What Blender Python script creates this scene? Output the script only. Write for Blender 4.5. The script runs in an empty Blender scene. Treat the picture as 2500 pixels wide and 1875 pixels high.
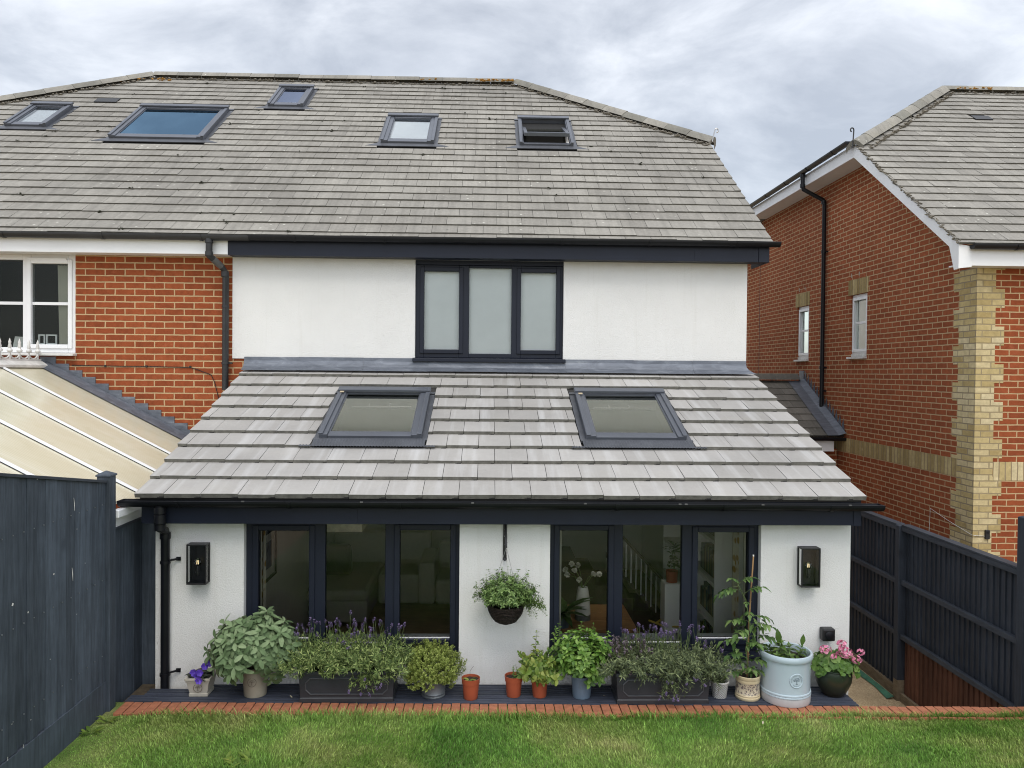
import bpy, math, random
import numpy as np
from mathutils import Vector, Matrix

# ------------------------------------------------------------------ camera, sky, sun, exposure
scene = bpy.context.scene
COL = scene.collection
R = math.radians
SUN_EL, SUN_AZ = R(58), R(172)          # azimuth clockwise from +Y: the sun stands behind the camera
EYE = Vector((0.0, 0.0, 2.62))

cam_data = bpy.data.cameras.new("camera")
cam = bpy.data.objects.new("camera", cam_data)
COL.objects.link(cam)
cam_data.sensor_width = 36.0
cam_data.lens = 27.04
cam_data.clip_start = 0.05
cam_data.clip_end = 3000.0


def cam_axes(yaw, pitch, roll):
    fwd = Vector((math.sin(yaw) * math.cos(pitch), math.cos(yaw) * math.cos(pitch), math.sin(pitch)))
    right = Vector((math.cos(yaw), -math.sin(yaw), 0))
    up = right.cross(fwd)
    return (math.cos(roll) * right + math.sin(roll) * up, -math.sin(roll) * right + math.cos(roll) * up, fwd)


_r, _u, _f = cam_axes(0.0306, -0.0150, 0.0089)
cam.matrix_world = Matrix(((_r.x, _u.x, -_f.x, EYE.x), (_r.y, _u.y, -_f.y, EYE.y), (_r.z, _u.z, -_f.z, EYE.z), (0, 0, 0, 1)))
scene.camera = cam

scene.view_settings.view_transform = 'Standard'
scene.view_settings.look = 'None'
scene.view_settings.exposure = 0.0
scene.view_settings.gamma = 1.0
scene.render.engine = 'CYCLES'
scene.cycles.use_denoising = True
try:
    scene.cycles.denoiser = 'OPENIMAGEDENOISE'
except Exception:
    pass
scene.cycles.pixel_filter_type = 'BLACKMAN_HARRIS'
scene.cycles.filter_width = 1.05
scene.cycles.max_bounces = 8
scene.cycles.diffuse_bounces = 4
scene.cycles.glossy_bounces = 3
scene.cycles.transmission_bounces = 6
scene.cycles.transparent_max_bounces = 12
scene.cycles.caustics_reflective = False
scene.cycles.caustics_refractive = False
scene.cycles.sample_clamp_indirect = 6.0

world = bpy.data.worlds.new("World")
scene.world = world
world.use_nodes = True


def build_world():
    nt = world.node_tree
    N, L = nt.nodes, nt.links
    N.clear()
    out = N.new('ShaderNodeOutputWorld')
    add = N.new('ShaderNodeAddShader')
    sky = N.new('ShaderNodeTexSky')
    sky.sky_type = 'NISHITA'
    sky.sun_disc = False
    sky.sun_elevation = SUN_EL
    sky.sun_rotation = SUN_AZ
    b1 = N.new('ShaderNodeBackground')
    b1.inputs[1].default_value = 0.05
    L.new(sky.outputs[0], b1.inputs[0])
    tc = N.new('ShaderNodeTexCoord')
    mp = N.new('ShaderNodeMapping')
    mp.inputs['Scale'].default_value = (1.0, 1.0, 2.1)
    mp.inputs['Location'].default_value = (3.35, 1.2, 0.48)
    L.new(tc.outputs['Generated'], mp.inputs[0])
    n1 = N.new('ShaderNodeTexNoise')
    n1.inputs['Scale'].default_value = 3.6
    n1.inputs['Detail'].default_value = 8
    n1.inputs['Roughness'].default_value = 0.58
    n1.inputs['Distortion'].default_value = 0.35
    L.new(mp.outputs[0], n1.inputs['Vector'])
    rp = N.new('ShaderNodeValToRGB')
    cr = rp.color_ramp
    cr.elements[0].position = 0.38
    cr.elements[0].color = (0.405, 0.420, 0.447, 1)
    cr.elements[1].position = 0.64
    cr.elements[1].color = (0.775, 0.785, 0.80, 1)
    e = cr.elements.new(0.50)
    e.color = (0.555, 0.570, 0.595, 1)
    L.new(n1.outputs[0], rp.inputs[0])
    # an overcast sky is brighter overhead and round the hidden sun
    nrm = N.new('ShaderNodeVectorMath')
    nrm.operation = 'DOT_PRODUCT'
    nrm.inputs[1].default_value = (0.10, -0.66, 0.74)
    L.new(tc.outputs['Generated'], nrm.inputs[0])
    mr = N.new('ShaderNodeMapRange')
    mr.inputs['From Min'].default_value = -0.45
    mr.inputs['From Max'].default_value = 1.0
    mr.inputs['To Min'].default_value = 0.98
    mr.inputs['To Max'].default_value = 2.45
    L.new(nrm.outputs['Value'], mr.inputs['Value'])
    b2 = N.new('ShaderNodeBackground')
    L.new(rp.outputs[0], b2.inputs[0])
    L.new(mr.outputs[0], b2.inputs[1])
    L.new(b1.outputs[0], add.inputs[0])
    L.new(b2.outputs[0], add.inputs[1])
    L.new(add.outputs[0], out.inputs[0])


build_world()

sun_data = bpy.data.lights.new("sun", 'SUN')
sun_data.energy = 1.4
sun_data.angle = R(28)
sun_data.color = (1.0, 0.93, 0.83)
sun = bpy.data.objects.new("sun", sun_data)
COL.objects.link(sun)
_sd = Vector((math.sin(SUN_AZ) * math.cos(SUN_EL), math.cos(SUN_AZ) * math.cos(SUN_EL), math.sin(SUN_EL)))
sun.rotation_euler = _sd.to_track_quat('Z', 'Y').to_euler()
sun.location = (0, -20, 30)


# ------------------------------------------------------------------ materials
class NT:
    def __init__(self, name):
        self.m = bpy.data.materials.new(name)
        self.m.use_nodes = True
        self.t = self.m.node_tree
        self.b = self.t.nodes['Principled BSDF']
        self.out = self.t.nodes['Material Output']

    def n(self, typ, **kw):
        nd = self.t.nodes.new(typ)
        for k, v in kw.items():
            if hasattr(nd, k):
                setattr(nd, k, v)
            else:
                nd.inputs[k.replace('_', ' ')].default_value = v
        return nd

    def l(self, a, b):
        self.t.links.new(a, b)

    def coord(self, scale=(1, 1, 1), rot=(0, 0, 0), loc=(0, 0, 0), kind='Object'):
        tc = self.n('ShaderNodeTexCoord')
        mp = self.n('ShaderNodeMapping')
        mp.inputs['Scale'].default_value = scale
        mp.inputs['Rotation'].default_value = rot
        mp.inputs['Location'].default_value = loc
        self.l(tc.outputs[kind], mp.inputs[0])
        return mp.outputs[0]

    def noise(self, vec, scale, detail=4, rough=0.55, dist=0.0):
        n = self.n('ShaderNodeTexNoise')
        n.inputs['Scale'].default_value = scale
        n.inputs['Detail'].default_value = detail
        n.inputs['Roughness'].default_value = rough
        n.inputs['Distortion'].default_value = dist
        if vec is not None:
            self.l(vec, n.inputs['Vector'])
        return n.outputs[0]

    def ramp(self, fac, stops):
        r = self.n('ShaderNodeValToRGB')
        cr = r.color_ramp
        while len(cr.elements) < len(stops):
            cr.elements.new(0.5)
        for e, (p, c) in zip(cr.elements, stops):
            e.position = p
            e.color = (c, c, c, 1) if isinstance(c, (int, float)) else (*c, 1)
        self.l(fac, r.inputs[0])
        return r.outputs[0]

    def mix(self, fac, a, b, mode='MIX'):
        m = self.n('ShaderNodeMix', data_type='RGBA', blend_type=mode)
        for sock, v in ((m.inputs[0], fac), (m.inputs[6], a), (m.inputs[7], b)):
            if hasattr(v, 'is_linked'):
                self.l(v, sock)
            elif isinstance(v, (int, float)):
                sock.default_value = v
            else:
                sock.default_value = (*v, 1)
        return m.outputs[2]

    def rand(self):
        return self.n('ShaderNodeNewGeometry').outputs['Random Per Island']

    def bump(self, h, strength=0.3, dist=0.01):
        b = self.n('ShaderNodeBump')
        b.inputs['Strength'].default_value = strength
        b.inputs['Distance'].default_value = dist
        self.l(h, b.inputs['Height'])
        self.l(b.outputs[0], self.b.inputs['Normal'])
        return b

    def base(self, c):
        s = self.b.inputs['Base Color']
        if hasattr(c, 'is_linked'):
            self.l(c, s)
        else:
            s.default_value = (*c, 1)

    def set(self, rough=0.6, metal=0.0, spec=0.5, coat=0.0):
        self.b.inputs['Roughness'].default_value = rough
        self.b.inputs['Metallic'].default_value = metal
        self.b.inputs['Specular IOR Level'].default_value = spec
        if coat:
            self.b.inputs['Coat Weight'].default_value = coat
        return self.m


def plain(name, col, rough=0.5, metal=0.0, spec=0.5, var=0.12, scale=6.0, bump=0.0, coat=0.0, bscale=60.0):
    t = NT(name)
    v = t.coord()
    n = t.noise(v, scale, 5, 0.6)
    f = t.ramp(n, [(0.3, 1 - var), (0.7, 1 + var * 0.6)])
    t.base(t.mix(1.0, col, f, 'MULTIPLY'))
    if bump:
        t.bump(t.noise(v, bscale, 4), bump, 0.004)
    return t.set(rough, metal, spec, coat)


def m_render():
    t = NT('white_render')
    v = t.coord()
    n = t.noise(v, 1.3, 5, 0.6)
    c = t.ramp(n, [(0.3, (0.690, 0.690, 0.675)), (0.7, (0.745, 0.745, 0.730))])
    # splash dirt along the foot of the wall
    sx = t.n('ShaderNodeSeparateXYZ')
    tc = t.n('ShaderNodeTexCoord')
    t.l(tc.outputs['Object'], sx.inputs[0])
    mr = t.n('ShaderNodeMapRange')
    mr.inputs['From Min'].default_value = 0.26
    mr.inputs['From Max'].default_value = -0.02
    t.l(sx.outputs[2], mr.inputs[0])
    d = t.ramp(t.noise(v, 5.0, 6, 0.7), [(0.46, 0.0), (0.8, 0.75)])
    fm = t.n('ShaderNodeMath', operation='MULTIPLY')
    t.l(mr.outputs[0], fm.inputs[0])
    t.l(d, fm.inputs[1])
    c = t.mix(fm.outputs[0], c, (0.42, 0.41, 0.36))
    drip = t.noise(t.coord(scale=(7, 1, 0.35)), 1.6, 5, 0.65)
    c = t.mix(t.ramp(drip, [(0.56, 0.0), (0.78, 0.30)]), c, (0.56, 0.55, 0.50))
    t.base(c)
    h1 = t.noise(v, 120, 3, 0.7)
    h2 = t.noise(v, 70, 4, 0.7)
    a = t.n('ShaderNodeMath', operation='ADD')
    t.l(h1, a.inputs[0])
    t.l(h2, a.inputs[1])
    t.bump(a.outputs[0], 0.6, 0.008)
    return t.set(0.9, 0, 0.2)


def m_tile(name, dark, mid, light, streak, lichen=0.0, moss=0.0):
    t = NT(name)
    v = t.coord()
    rnd = t.rand()
    c = t.ramp(rnd, [(0.0, dark), (0.45, mid), (1.0, light)])
    big = t.noise(v, 0.55, 4, 0.6)
    c = t.mix(1.0, c, t.ramp(big, [(0.34, (0.80, 0.795, 0.79)), (0.62, (1.05, 1.045, 1.03))]), 'MULTIPLY')
    fine = t.noise(v, 26, 6, 0.7)
    c = t.mix(1.0, c, t.ramp(fine, [(0.3, 0.95), (0.72, 1.04)] if streak > 0 else [(0.3, 0.84), (0.72, 1.12)]), 'MULTIPLY')
    # streaks running down the slope
    sv = t.coord(scale=(5.5 if streak > 0 else 9, 0.35, 0.35))
    s = t.noise(sv, 1.7, 3 if streak > 0 else 4, 0.55)
    if streak > 0:
        # pale bloom down the middle of each tile
        f = t.ramp(s, [(0.50, 0.0), (0.80, streak)])
        c = t.mix(f, c, (0.66, 0.67, 0.68))
    else:
        c = t.mix(1.0, c, t.ramp(s, [(0.3, 0.84), (0.6, 1.03)]), 'MULTIPLY')
    if lichen:
        vo = t.n('ShaderNodeTexVoronoi', feature='F1')
        vo.inputs['Scale'].default_value = 9.0
        t.l(v, vo.inputs['Vector'])
        gate = t.noise(v, 1.6, 3, 0.6)
        spot = t.ramp(vo.outputs['Distance'], [(0.05, 1.0), (0.17, 0.0)])
        g = t.ramp(gate, [(0.50, 0.0), (0.60, lichen)])
        c = t.mix(t.mix(1.0, spot, g, 'MULTIPLY'), c, (0.60, 0.60, 0.53))
        vo2 = t.n('ShaderNodeTexVoronoi', feature='F1')
        vo2.inputs['Scale'].default_value = 5.0
        t.l(v, vo2.inputs['Vector'])
        sp2 = t.ramp(vo2.outputs['Distance'], [(0.03, 0.9), (0.09, 0.0)])
        c = t.mix(t.mix(1.0, sp2, t.ramp(t.noise(v, 1.1, 2), [(0.5, 0.0), (0.56, 1.0)]), 'MULTIPLY'), c, (0.07, 0.07, 0.06))
    if moss:
        g = t.noise(v, 3.0, 4, 0.6)
        c = t.mix(t.ramp(g, [(0.55, 0.0), (0.8, moss)]), c, (0.33, 0.30, 0.20))
    t.base(c)
    t.bump(t.noise(v, 120, 4, 0.7), 0.35, 0.004)
    return t.set(0.85, 0, 0.25)


def m_brick(name, axis, cols, mortar, bw=0.225, rh=0.075, off=0.5, loc=(0, 0, 0), mort=0.016, soot=0.0):
    """axis 'xz' for a wall across the view, 'yz' for a wall running away"""
    t = NT(name)
    tc = t.n('ShaderNodeTexCoord')
    sp = t.n('ShaderNodeSeparateXYZ')
    t.l(tc.outputs['Object'], sp.inputs[0])
    cb = t.n('ShaderNodeCombineXYZ')
    t.l(sp.outputs[0 if axis == 'xz' else 1], cb.inputs[0])
    t.l(sp.outputs[2], cb.inputs[1])
    mp = t.n('ShaderNodeMapping')
    mp.inputs['Location'].default_value = loc
    t.l(cb.outputs[0], mp.inputs[0])
    # uneven, hand-laid joints
    v3 = t.coord()
    wob = t.n('ShaderNodeTexNoise')
    wob.inputs['Scale'].default_value = 9.0
    wob.inputs['Detail'].default_value = 2
    t.l(v3, wob.inputs['Vector'])
    wv = t.n('ShaderNodeVectorMath', operation='MULTIPLY_ADD')
    t.l(wob.outputs['Color'], wv.inputs[0])
    wv.inputs[1].default_value = (0.013, 0.010, 0)
    t.l(mp.outputs[0], wv.inputs[2])
    br = t.n('ShaderNodeTexBrick')
    br.offset = off
    br.inputs['Scale'].default_value = 1.0
    br.inputs['Mortar Size'].default_value = mort / 2
    br.inputs['Mortar Smooth'].default_value = 0.25
    br.inputs['Bias'].default_value = 0.0
    br.inputs['Brick Width'].default_value = bw
    br.inputs['Row Height'].default_value = rh
    br.inputs['Color1'].default_value = (0, 0, 0, 1)
    br.inputs['Color2'].default_value = (1, 1, 1, 1)
    br.inputs['Mortar'].default_value = (0.5, 0.5, 0.5, 1)
    t.l(wv.outputs[0], br.inputs['Vector'])
    c = t.ramp(br.outputs['Color'], [(0.0, cols[0]), (0.5, cols[1]), (1.0, cols[2])])
    c = t.mix(1.0, c, t.ramp(t.noise(v3, 16, 5, 0.65), [(0.28, 0.80), (0.74, 1.16)]), 'MULTIPLY')
    pale = t.ramp(t.noise(v3, 5.5, 5, 0.7), [(0.60, 0.0), (0.78, 0.42)])
    c = t.mix(pale, c, tuple(min(1, x * 1.5 + 0.04) for x in cols[2]))
    mc = t.mix(t.noise(v3, 7, 4), mortar, tuple(x * 0.72 for x in mortar))
    c = t.mix(br.outputs['Fac'], c, mc)
    big = t.ramp(t.noise(v3, 0.5, 4, 0.6), [(0.3, 0.88), (0.7, 1.06)])
    c = t.mix(1.0, c, big, 'MULTIPLY')
    t.base(c)
    inv = t.n('ShaderNodeMath', operation='SUBTRACT')
    inv.inputs[0].default_value = 1.0
    t.l(br.outputs['Fac'], inv.inputs[1])
    nn = t.n('ShaderNodeMath', operation='MULTIPLY_ADD')
    t.l(t.noise(v3, 70, 4, 0.7), nn.inputs[0])
    nn.inputs[1].default_value = 0.35
    t.l(inv.outputs[0], nn.inputs[2])
    t.bump(nn.outputs[0], 0.6, 0.008)
    return t.set(0.9, 0, 0.2)


def m_wood(name, col, stretch, var=0.3, rough=0.7, knots=0.0, spec=0.3):
    t = NT(name)
    v = t.coord(scale=stretch)
    n = t.noise(v, 6, 6, 0.65, 0.4)
    rnd = t.rand()
    c = t.mix(1.0, col, t.ramp(rnd, [(0, 1 - var * 0.6), (1, 1 + var * 0.5)]), 'MULTIPLY')
    c = t.mix(1.0, c, t.ramp(n, [(0.25, 1 - var), (0.75, 1 + var)]), 'MULTIPLY')
    c = t.mix(1.0, c, t.ramp(t.noise(t.coord(), 2.6, 5, 0.65), [(0.3, 0.78), (0.7, 1.18)]), 'MULTIPLY')
    if knots:
        vo = t.n('ShaderNodeTexVoronoi', feature='F1')
        vo.inputs['Scale'].default_value = 3.1
        t.l(t.coord(scale=(1, 1, 0.6)), vo.inputs['Vector'])
        c = t.mix(t.ramp(vo.outputs['Distance'], [(0.04, knots), (0.13, 0.0)]), c, tuple(x * 0.4 for x in col))
    t.base(c)
    t.bump(n, 0.35, 0.006)
    return t.set(rough, 0, spec)


def m_leaf(name, cols, rough=0.5, trans=0.22, vein=0.0, under=None):
    t = NT(name)
    rnd = t.rand()
    c = t.ramp(rnd, [(0.0, cols[0]), (0.55, cols[1]), (1.0, cols[2])])
    v = t.coord()
    c = t.mix(1.0, c, t.ramp(t.noise(v, 14, 3, 0.6), [(0.3, 0.82), (0.7, 1.14)]), 'MULTIPLY')
    if under:
        g = t.n('ShaderNodeNewGeometry')
        c = t.mix(g.outputs['Backfacing'], c, under)
    t.base(c)
    t.set(rough, 0, 0.35)
    tr = t.n('ShaderNodeBsdfTranslucent')
    t.l(c, tr.inputs['Color'])
    ms = t.n('ShaderNodeMixShader')
    ms.inputs[0].default_value = trans
    t.l(t.b.outputs[0], ms.inputs[1])
    t.l(tr.outputs[0], ms.inputs[2])
    t.l(ms.outputs[0], t.out.inputs['Surface'])
    return t.m


def m_glass(name, tint=(0.86, 0.9, 0.88), refl=(1, 1, 1), ior=1.5, rough=0.0, wav=0.0):
    t = NT(name)
    t.t.nodes.remove(t.b)
    fr = t.n('ShaderNodeFresnel')
    fr.inputs['IOR'].default_value = ior
    tr = t.n('ShaderNodeBsdfTransparent')
    tr.inputs['Color'].default_value = (*tint, 1)
    gl = t.n('ShaderNodeBsdfGlossy')
    gl.inputs['Color'].default_value = (*refl, 1)
    gl.inputs['Roughness'].default_value = rough
    if wav:
        b = t.n('ShaderNodeBump')
        b.inputs['Strength'].default_value = wav
        b.inputs['Distance'].default_value = 0.01
        t.l(t.noise(t.coord(), 1.6, 2), b.inputs['Height'])
        t.l(b.outputs[0], gl.inputs['Normal'])
    ms = t.n('ShaderNodeMixShader')
    t.l(fr.outputs[0], ms.inputs[0])
    t.l(tr.outputs[0], ms.inputs[1])
    t.l(gl.outputs[0], ms.inputs[2])
    t.l(ms.outputs[0], t.out.inputs['Surface'])
    return t.m


def m_grass(name, kind):
    t = NT(name)
    v = t.coord()
    patch = t.noise(v, 1.05, 4, 0.62, 0.3)
    g = t.ramp(patch, [(0.34, (0.100, 0.225, 0.036)), (0.48, (0.195, 0.330, 0.066)), (0.60, (0.320, 0.395, 0.120)), (0.72, (0.46, 0.45, 0.20))])
    if kind == 'blade':
        c = t.mix(1.0, g, t.ramp(t.rand(), [(0, 0.60), (0.6, 1.05), (0.9, 1.4), (1.0, 1.9)]), 'MULTIPLY')
    else:
        c = t.mix(0.45, g, (0.10, 0.085, 0.045))
        c = t.mix(1.0, c, t.ramp(t.noise(v, 90, 3), [(0.3, 0.5), (0.7, 1.2)]), 'MULTIPLY')
    t.base(c)
    t.set(0.55, 0, 0.25)
    if kind == 'blade':
        tr = t.n('ShaderNodeBsdfTranslucent')
        t.l(c, tr.inputs['Color'])
        ms = t.n('ShaderNodeMixShader')
        ms.inputs[0].default_value = 0.25
        t.l(t.b.outputs[0], ms.inputs[1])
        t.l(tr.outputs[0], ms.inputs[2])
        t.l(ms.outputs[0], t.out.inputs['Surface'])
    return t.m


def m_gravel():
    t = NT('gravel')
    v = t.coord()
    vo = t.n('ShaderNodeTexVoronoi', feature='F1')
    vo.inputs['Scale'].default_value = 85
    t.l(v, vo.inputs['Vector'])
    c = t.mix(vo.outputs['Color'], (0.30, 0.22, 0.13), (0.50, 0.40, 0.26))
    c = t.mix(1.0, c, t.ramp(t.noise(v, 3, 5), [(0.3, 0.75), (0.7, 1.1)]), 'MULTIPLY')
    t.base(c)
    t.bump(vo.outputs['Distance'], 0.6, 0.01)
    return t.set(0.9, 0, 0.2)


def m_lead():
    t = NT('lead')
    v = t.coord(scale=(1.0, 3, 3))
    n = t.noise(v, 4, 6, 0.7, 0.6)
    c = t.ramp(n, [(0.3, (0.085, 0.097, 0.120)), (0.58, (0.155, 0.172, 0.205)), (0.74, (0.26, 0.28, 0.31)), (0.84, (0.55, 0.57, 0.6))])
    t.base(c)
    t.bump(n, 0.25, 0.01)
    return t.set(0.5, 0.35, 0.5)


def m_poly():
    t = NT('polycarbonate')
    v = t.coord(scale=(0.5, 1.0, 0.5))
    c = t.ramp(t.noise(v, 2.2, 7, 0.72, 0.6), [(0.25, (0.575, 0.535, 0.385)), (0.5, (0.635, 0.60, 0.45)), (0.75, (0.69, 0.665, 0.54))])
    v2 = t.coord()
    c = t.mix(t.ramp(t.noise(v2, 7, 6, 0.75, 0.8), [(0.55, 0.0), (0.75, 0.28)]), c, (0.45, 0.42, 0.29))
    rib = t.n('ShaderNodeTexWave', wave_type='BANDS', bands_direction='Y')
    rib.inputs['Scale'].default_value = 10
    t.l(v2, rib.inputs['Vector'])
    c = t.mix(0.10, c, rib.outputs['Color'], 'MULTIPLY')
    t.base(c)
    return t.set(0.22, 0, 0.5)


def m_lattice():
    """pot with a diamond relief"""
    t = NT('lattice_ceramic')
    tc = t.n('ShaderNodeTexCoord')
    sp = t.n('ShaderNodeSeparateXYZ')
    t.l(tc.outputs['Object'], sp.inputs[0])
    at = t.n('ShaderNodeMath', operation='ARCTAN2')
    t.l(sp.outputs[1], at.inputs[0])
    t.l(sp.outputs[0], at.inputs[1])
    a = t.n('ShaderNodeMath', operation='MULTIPLY')
    a.inputs[1].default_value = 9.0
    t.l(at.outputs[0], a.inputs[0])
    z = t.n('ShaderNodeMath', operation='MULTIPLY')
    z.inputs[1].default_value = 170.0
    t.l(sp.outputs[2], z.inputs[0])
    hs = []
    for op in ('ADD', 'SUBTRACT'):
        s = t.n('ShaderNodeMath', operation=op)
        t.l(a.outputs[0], s.inputs[0])
        t.l(z.outputs[0], s.inputs[1])
        q = t.n('ShaderNodeMath', operation='SINE')
        t.l(s.outputs[0], q.inputs[0])
        ab = t.n('ShaderNodeMath', operation='ABSOLUTE')
        t.l(q.outputs[0], ab.inputs[0])
        hs.append(ab.outputs[0])
    mn = t.n('ShaderNodeMath', operation='MINIMUM')
    t.l(hs[0], mn.inputs[0])
    t.l(hs[1], mn.inputs[1])
    t.base(t.ramp(mn.outputs[0], [(0.0, (0.28, 0.28, 0.26)), (0.35, (0.56, 0.56, 0.54))]))
    t.bump(mn.outputs[0], 0.8, 0.01)
    return t.set(0.35, 0, 0.5)


def m_floral():
    """cream stoneware with a grey floral band"""
    t = NT('patterned_ceramic')
    v = t.coord()
    sp = t.n('ShaderNodeSeparateXYZ')
    t.l(v, sp.inputs[0])
    vo = t.n('ShaderNodeTexVoronoi', feature='DISTANCE_TO_EDGE')
    vo.inputs['Scale'].default_value = 38
    wv = t.n('ShaderNodeTexNoise')
    wv.inputs['Scale'].default_value = 18
    t.l(v, wv.inputs['Vector'])
    mx = t.n('ShaderNodeVectorMath', operation='MULTIPLY_ADD')
    t.l(wv.outputs['Color'], mx.inputs[0])
    mx.inputs[1].default_value = (0.05, 0.05, 0.05)
    t.l(v, mx.inputs[2])
    t.l(mx.outputs[0], vo.inputs['Vector'])
    pat = t.ramp(vo.outputs['Distance'], [(0.08, 0.0), (0.16, 1.0)])
    b1 = t.ramp(sp.outputs[2], [(0.044, 0.0), (0.048, 1.0), (0.135, 1.0), (0.139, 0.0)])
    dark = t.mix(pat, (0.52, 0.46, 0.34), (0.17, 0.14, 0.13))
    t.base(t.mix(b1, (0.60, 0.51, 0.33), dark))
    return t.set(0.3, 0, 0.5)


def m_greenglaze():
    t = NT('dark_green_glaze')
    v = t.coord()
    sp = t.n('ShaderNodeSeparateXYZ')
    t.l(v, sp.inputs[0])
    n = t.noise(v, 6, 4, 0.6)
    a = t.n('ShaderNodeMath', operation='MULTIPLY_ADD')
    t.l(n, a.inputs[0])
    a.inputs[1].default_value = 0.09
    t.l(sp.outputs[2], a.inputs[2])
    t.base(t.ramp(a.outputs[0], [(0.05, (0.025, 0.018, 0.010)), (0.16, (0.028, 0.034, 0.020)), (0.24, (0.016, 0.028, 0.018))]))
    return t.set(0.28, 0, 0.5)


def m_wicker():
    t = NT('dark_wicker')
    v = t.coord(scale=(1, 1, 2.2))
    w = t.n('ShaderNodeTexWave', wave_type='BANDS', bands_direction='Z')
    w.inputs['Scale'].default_value = 22
    w.inputs['Distortion'].default_value = 5
    w.inputs['Detail'].default_value = 3
    w.inputs['Detail Scale'].default_value = 3
    t.l(v, w.inputs['Vector'])
    t.base(t.ramp(w.outputs[0], [(0.2, (0.006, 0.0045, 0.004)), (0.9, (0.075, 0.055, 0.045))]))
    t.bump(w.outputs[0], 0.9, 0.012)
    return t.set(0.45, 0, 0.5)


def m_curtain():
    t = NT('curtain_fabric')
    v = t.coord()
    vo = t.n('ShaderNodeTexVoronoi', feature='F1')
    vo.inputs['Scale'].default_value = 11
    t.l(v, vo.inputs['Vector'])
    t.base(t.ramp(vo.outputs['Distance'], [(0.28, (0.36, 0.22, 0.07)), (0.42, (0.60, 0.56, 0.46))]))
    return t.set(0.9, 0, 0.1)


M = {}
M['render'] = m_render()
M['tile_old'] = m_tile('weathered_roof_tile', (0.250, 0.238, 0.214), (0.276, 0.264, 0.238), (0.305, 0.292, 0.263), 0.0, 0.8)
M['tile_new'] = m_tile('new_roof_tile', (0.335, 0.325, 0.310), (0.362, 0.351, 0.336), (0.390, 0.379, 0.364), 0.34, 0.0, 0.12)
M['tile_edge_new'] = plain('new_tile_edge', (0.155, 0.150, 0.130), 0.9, var=0.35, scale=20, bump=0.4)
M['tile_edge'] = plain('tile_edge', (0.115, 0.110, 0.095), 0.9, var=0.4, scale=14, bump=0.4)
M['tile_bed'] = plain('roof_underlay', (0.030, 0.029, 0.027), 0.95)
M['tile_garage'] = m_tile('garage_tile', (0.10, 0.095, 0.085), (0.135, 0.128, 0.115), (0.17, 0.16, 0.145), 0.0, 0.3)
M['ridge'] = m_tile('ridge_tile', (0.20, 0.195, 0.17), (0.26, 0.25, 0.22), (0.32, 0.305, 0.27), 0.0, 0.9, 0.25)
M['mortar'] = plain('ridge_mortar', (0.20, 0.18, 0.145), 0.95, var=0.6, scale=18, bump=0.6)
M['lichen'] = plain('orange_lichen', (0.42, 0.22, 0.045), 0.95, var=0.5, scale=30, bump=0.6)
BR = ((0.235, 0.058, 0.022), (0.275, 0.068, 0.025), (0.310, 0.082, 0.031))
M['brick_xz'] = m_brick('red_brick', 'xz', BR, (0.56, 0.395, 0.22), loc=(0.03, 0.02, 0))
BR2 = ((0.250, 0.071, 0.030), (0.285, 0.082, 0.034), (0.320, 0.095, 0.040))
M['brick_yz'] = m_brick('red_brick_side', 'yz', BR2, (0.54, 0.385, 0.225), loc=(0.09, 0.02, 0), mort=0.016)
M['brick_xz2'] = m_brick('red_brick_rear', 'xz', BR, (0.56, 0.395, 0.22), loc=(0.05, 0.02, 0))
YB = ((0.38, 0.285, 0.125), (0.52, 0.415, 0.205), (0.60, 0.51, 0.32))
M['stock_xz'] = m_brick('stock_brick', 'xz', YB, (0.36, 0.29, 0.17), loc=(0.05, 0.02, 0))
M['stock_yz'] = m_brick('stock_brick_side', 'yz', YB, (0.33, 0.27, 0.18), loc=(0.09, 0.02, 0))
YB2 = ((0.27, 0.20, 0.085), (0.40, 0.31, 0.145), (0.50, 0.405, 0.21))
M['soldier_xz'] = m_brick('soldier_brick', 'xz', YB, (0.33, 0.26, 0.16), 0.075, 0.60, 0.0, loc=(0.0, 0.12, 0))
M['soldier_yz'] = m_brick('soldier_brick_side', 'yz', YB2, (0.30, 0.23, 0.14), 0.075, 0.60, 0.0, loc=(0.0, 0.12, 0))
M['navy'] = plain('navy_fascia', (0.0100, 0.0138, 0.0265), 0.45, 0.0, 0.28, var=0.15, scale=3)
M['frame'] = plain('anthracite_frame', (0.0105, 0.0140, 0.0255), 0.42, 0.0, 0.28, var=0.10, scale=4)
M['velux'] = plain('grey_aluminium', (0.105, 0.115, 0.138), 0.38, 0.35, var=0.12, scale=3)
M['flash'] = plain('grey_flashing', (0.105, 0.112, 0.128), 0.5, 0.45, var=0.2, scale=5)
M['gutter'] = plain('black_gutter', (0.0065, 0.0072, 0.0100), 0.38, 0.0, 0.3, var=0.2)
M['gutter_old'] = plain('faded_gutter', (0.020, 0.021, 0.023), 0.5, var=0.35, scale=3)
M['pipe_grey'] = plain('faded_pipe', (0.10, 0.10, 0.098), 0.6, var=0.3, scale=9)
M['upvc'] = plain('white_upvc', (0.78, 0.79, 0.80), 0.35, var=0.05, scale=2)
M['upvc_dirty'] = plain('weathered_white', (0.64, 0.635, 0.61), 0.5, var=0.22, scale=9)
M['soffit'] = plain('soffit_white', (0.74, 0.74, 0.73), 0.5, var=0.05)
M['lead'] = m_lead()
M['poly'] = m_poly()
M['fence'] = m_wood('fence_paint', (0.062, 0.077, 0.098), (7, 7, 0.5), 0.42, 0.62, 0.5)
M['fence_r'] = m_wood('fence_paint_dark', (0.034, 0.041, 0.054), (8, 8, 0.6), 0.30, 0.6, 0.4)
M['fence_rail'] = m_wood('fence_rail_paint', (0.044, 0.052, 0.066), (8, 0.8, 8), 0.25, 0.55)
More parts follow.
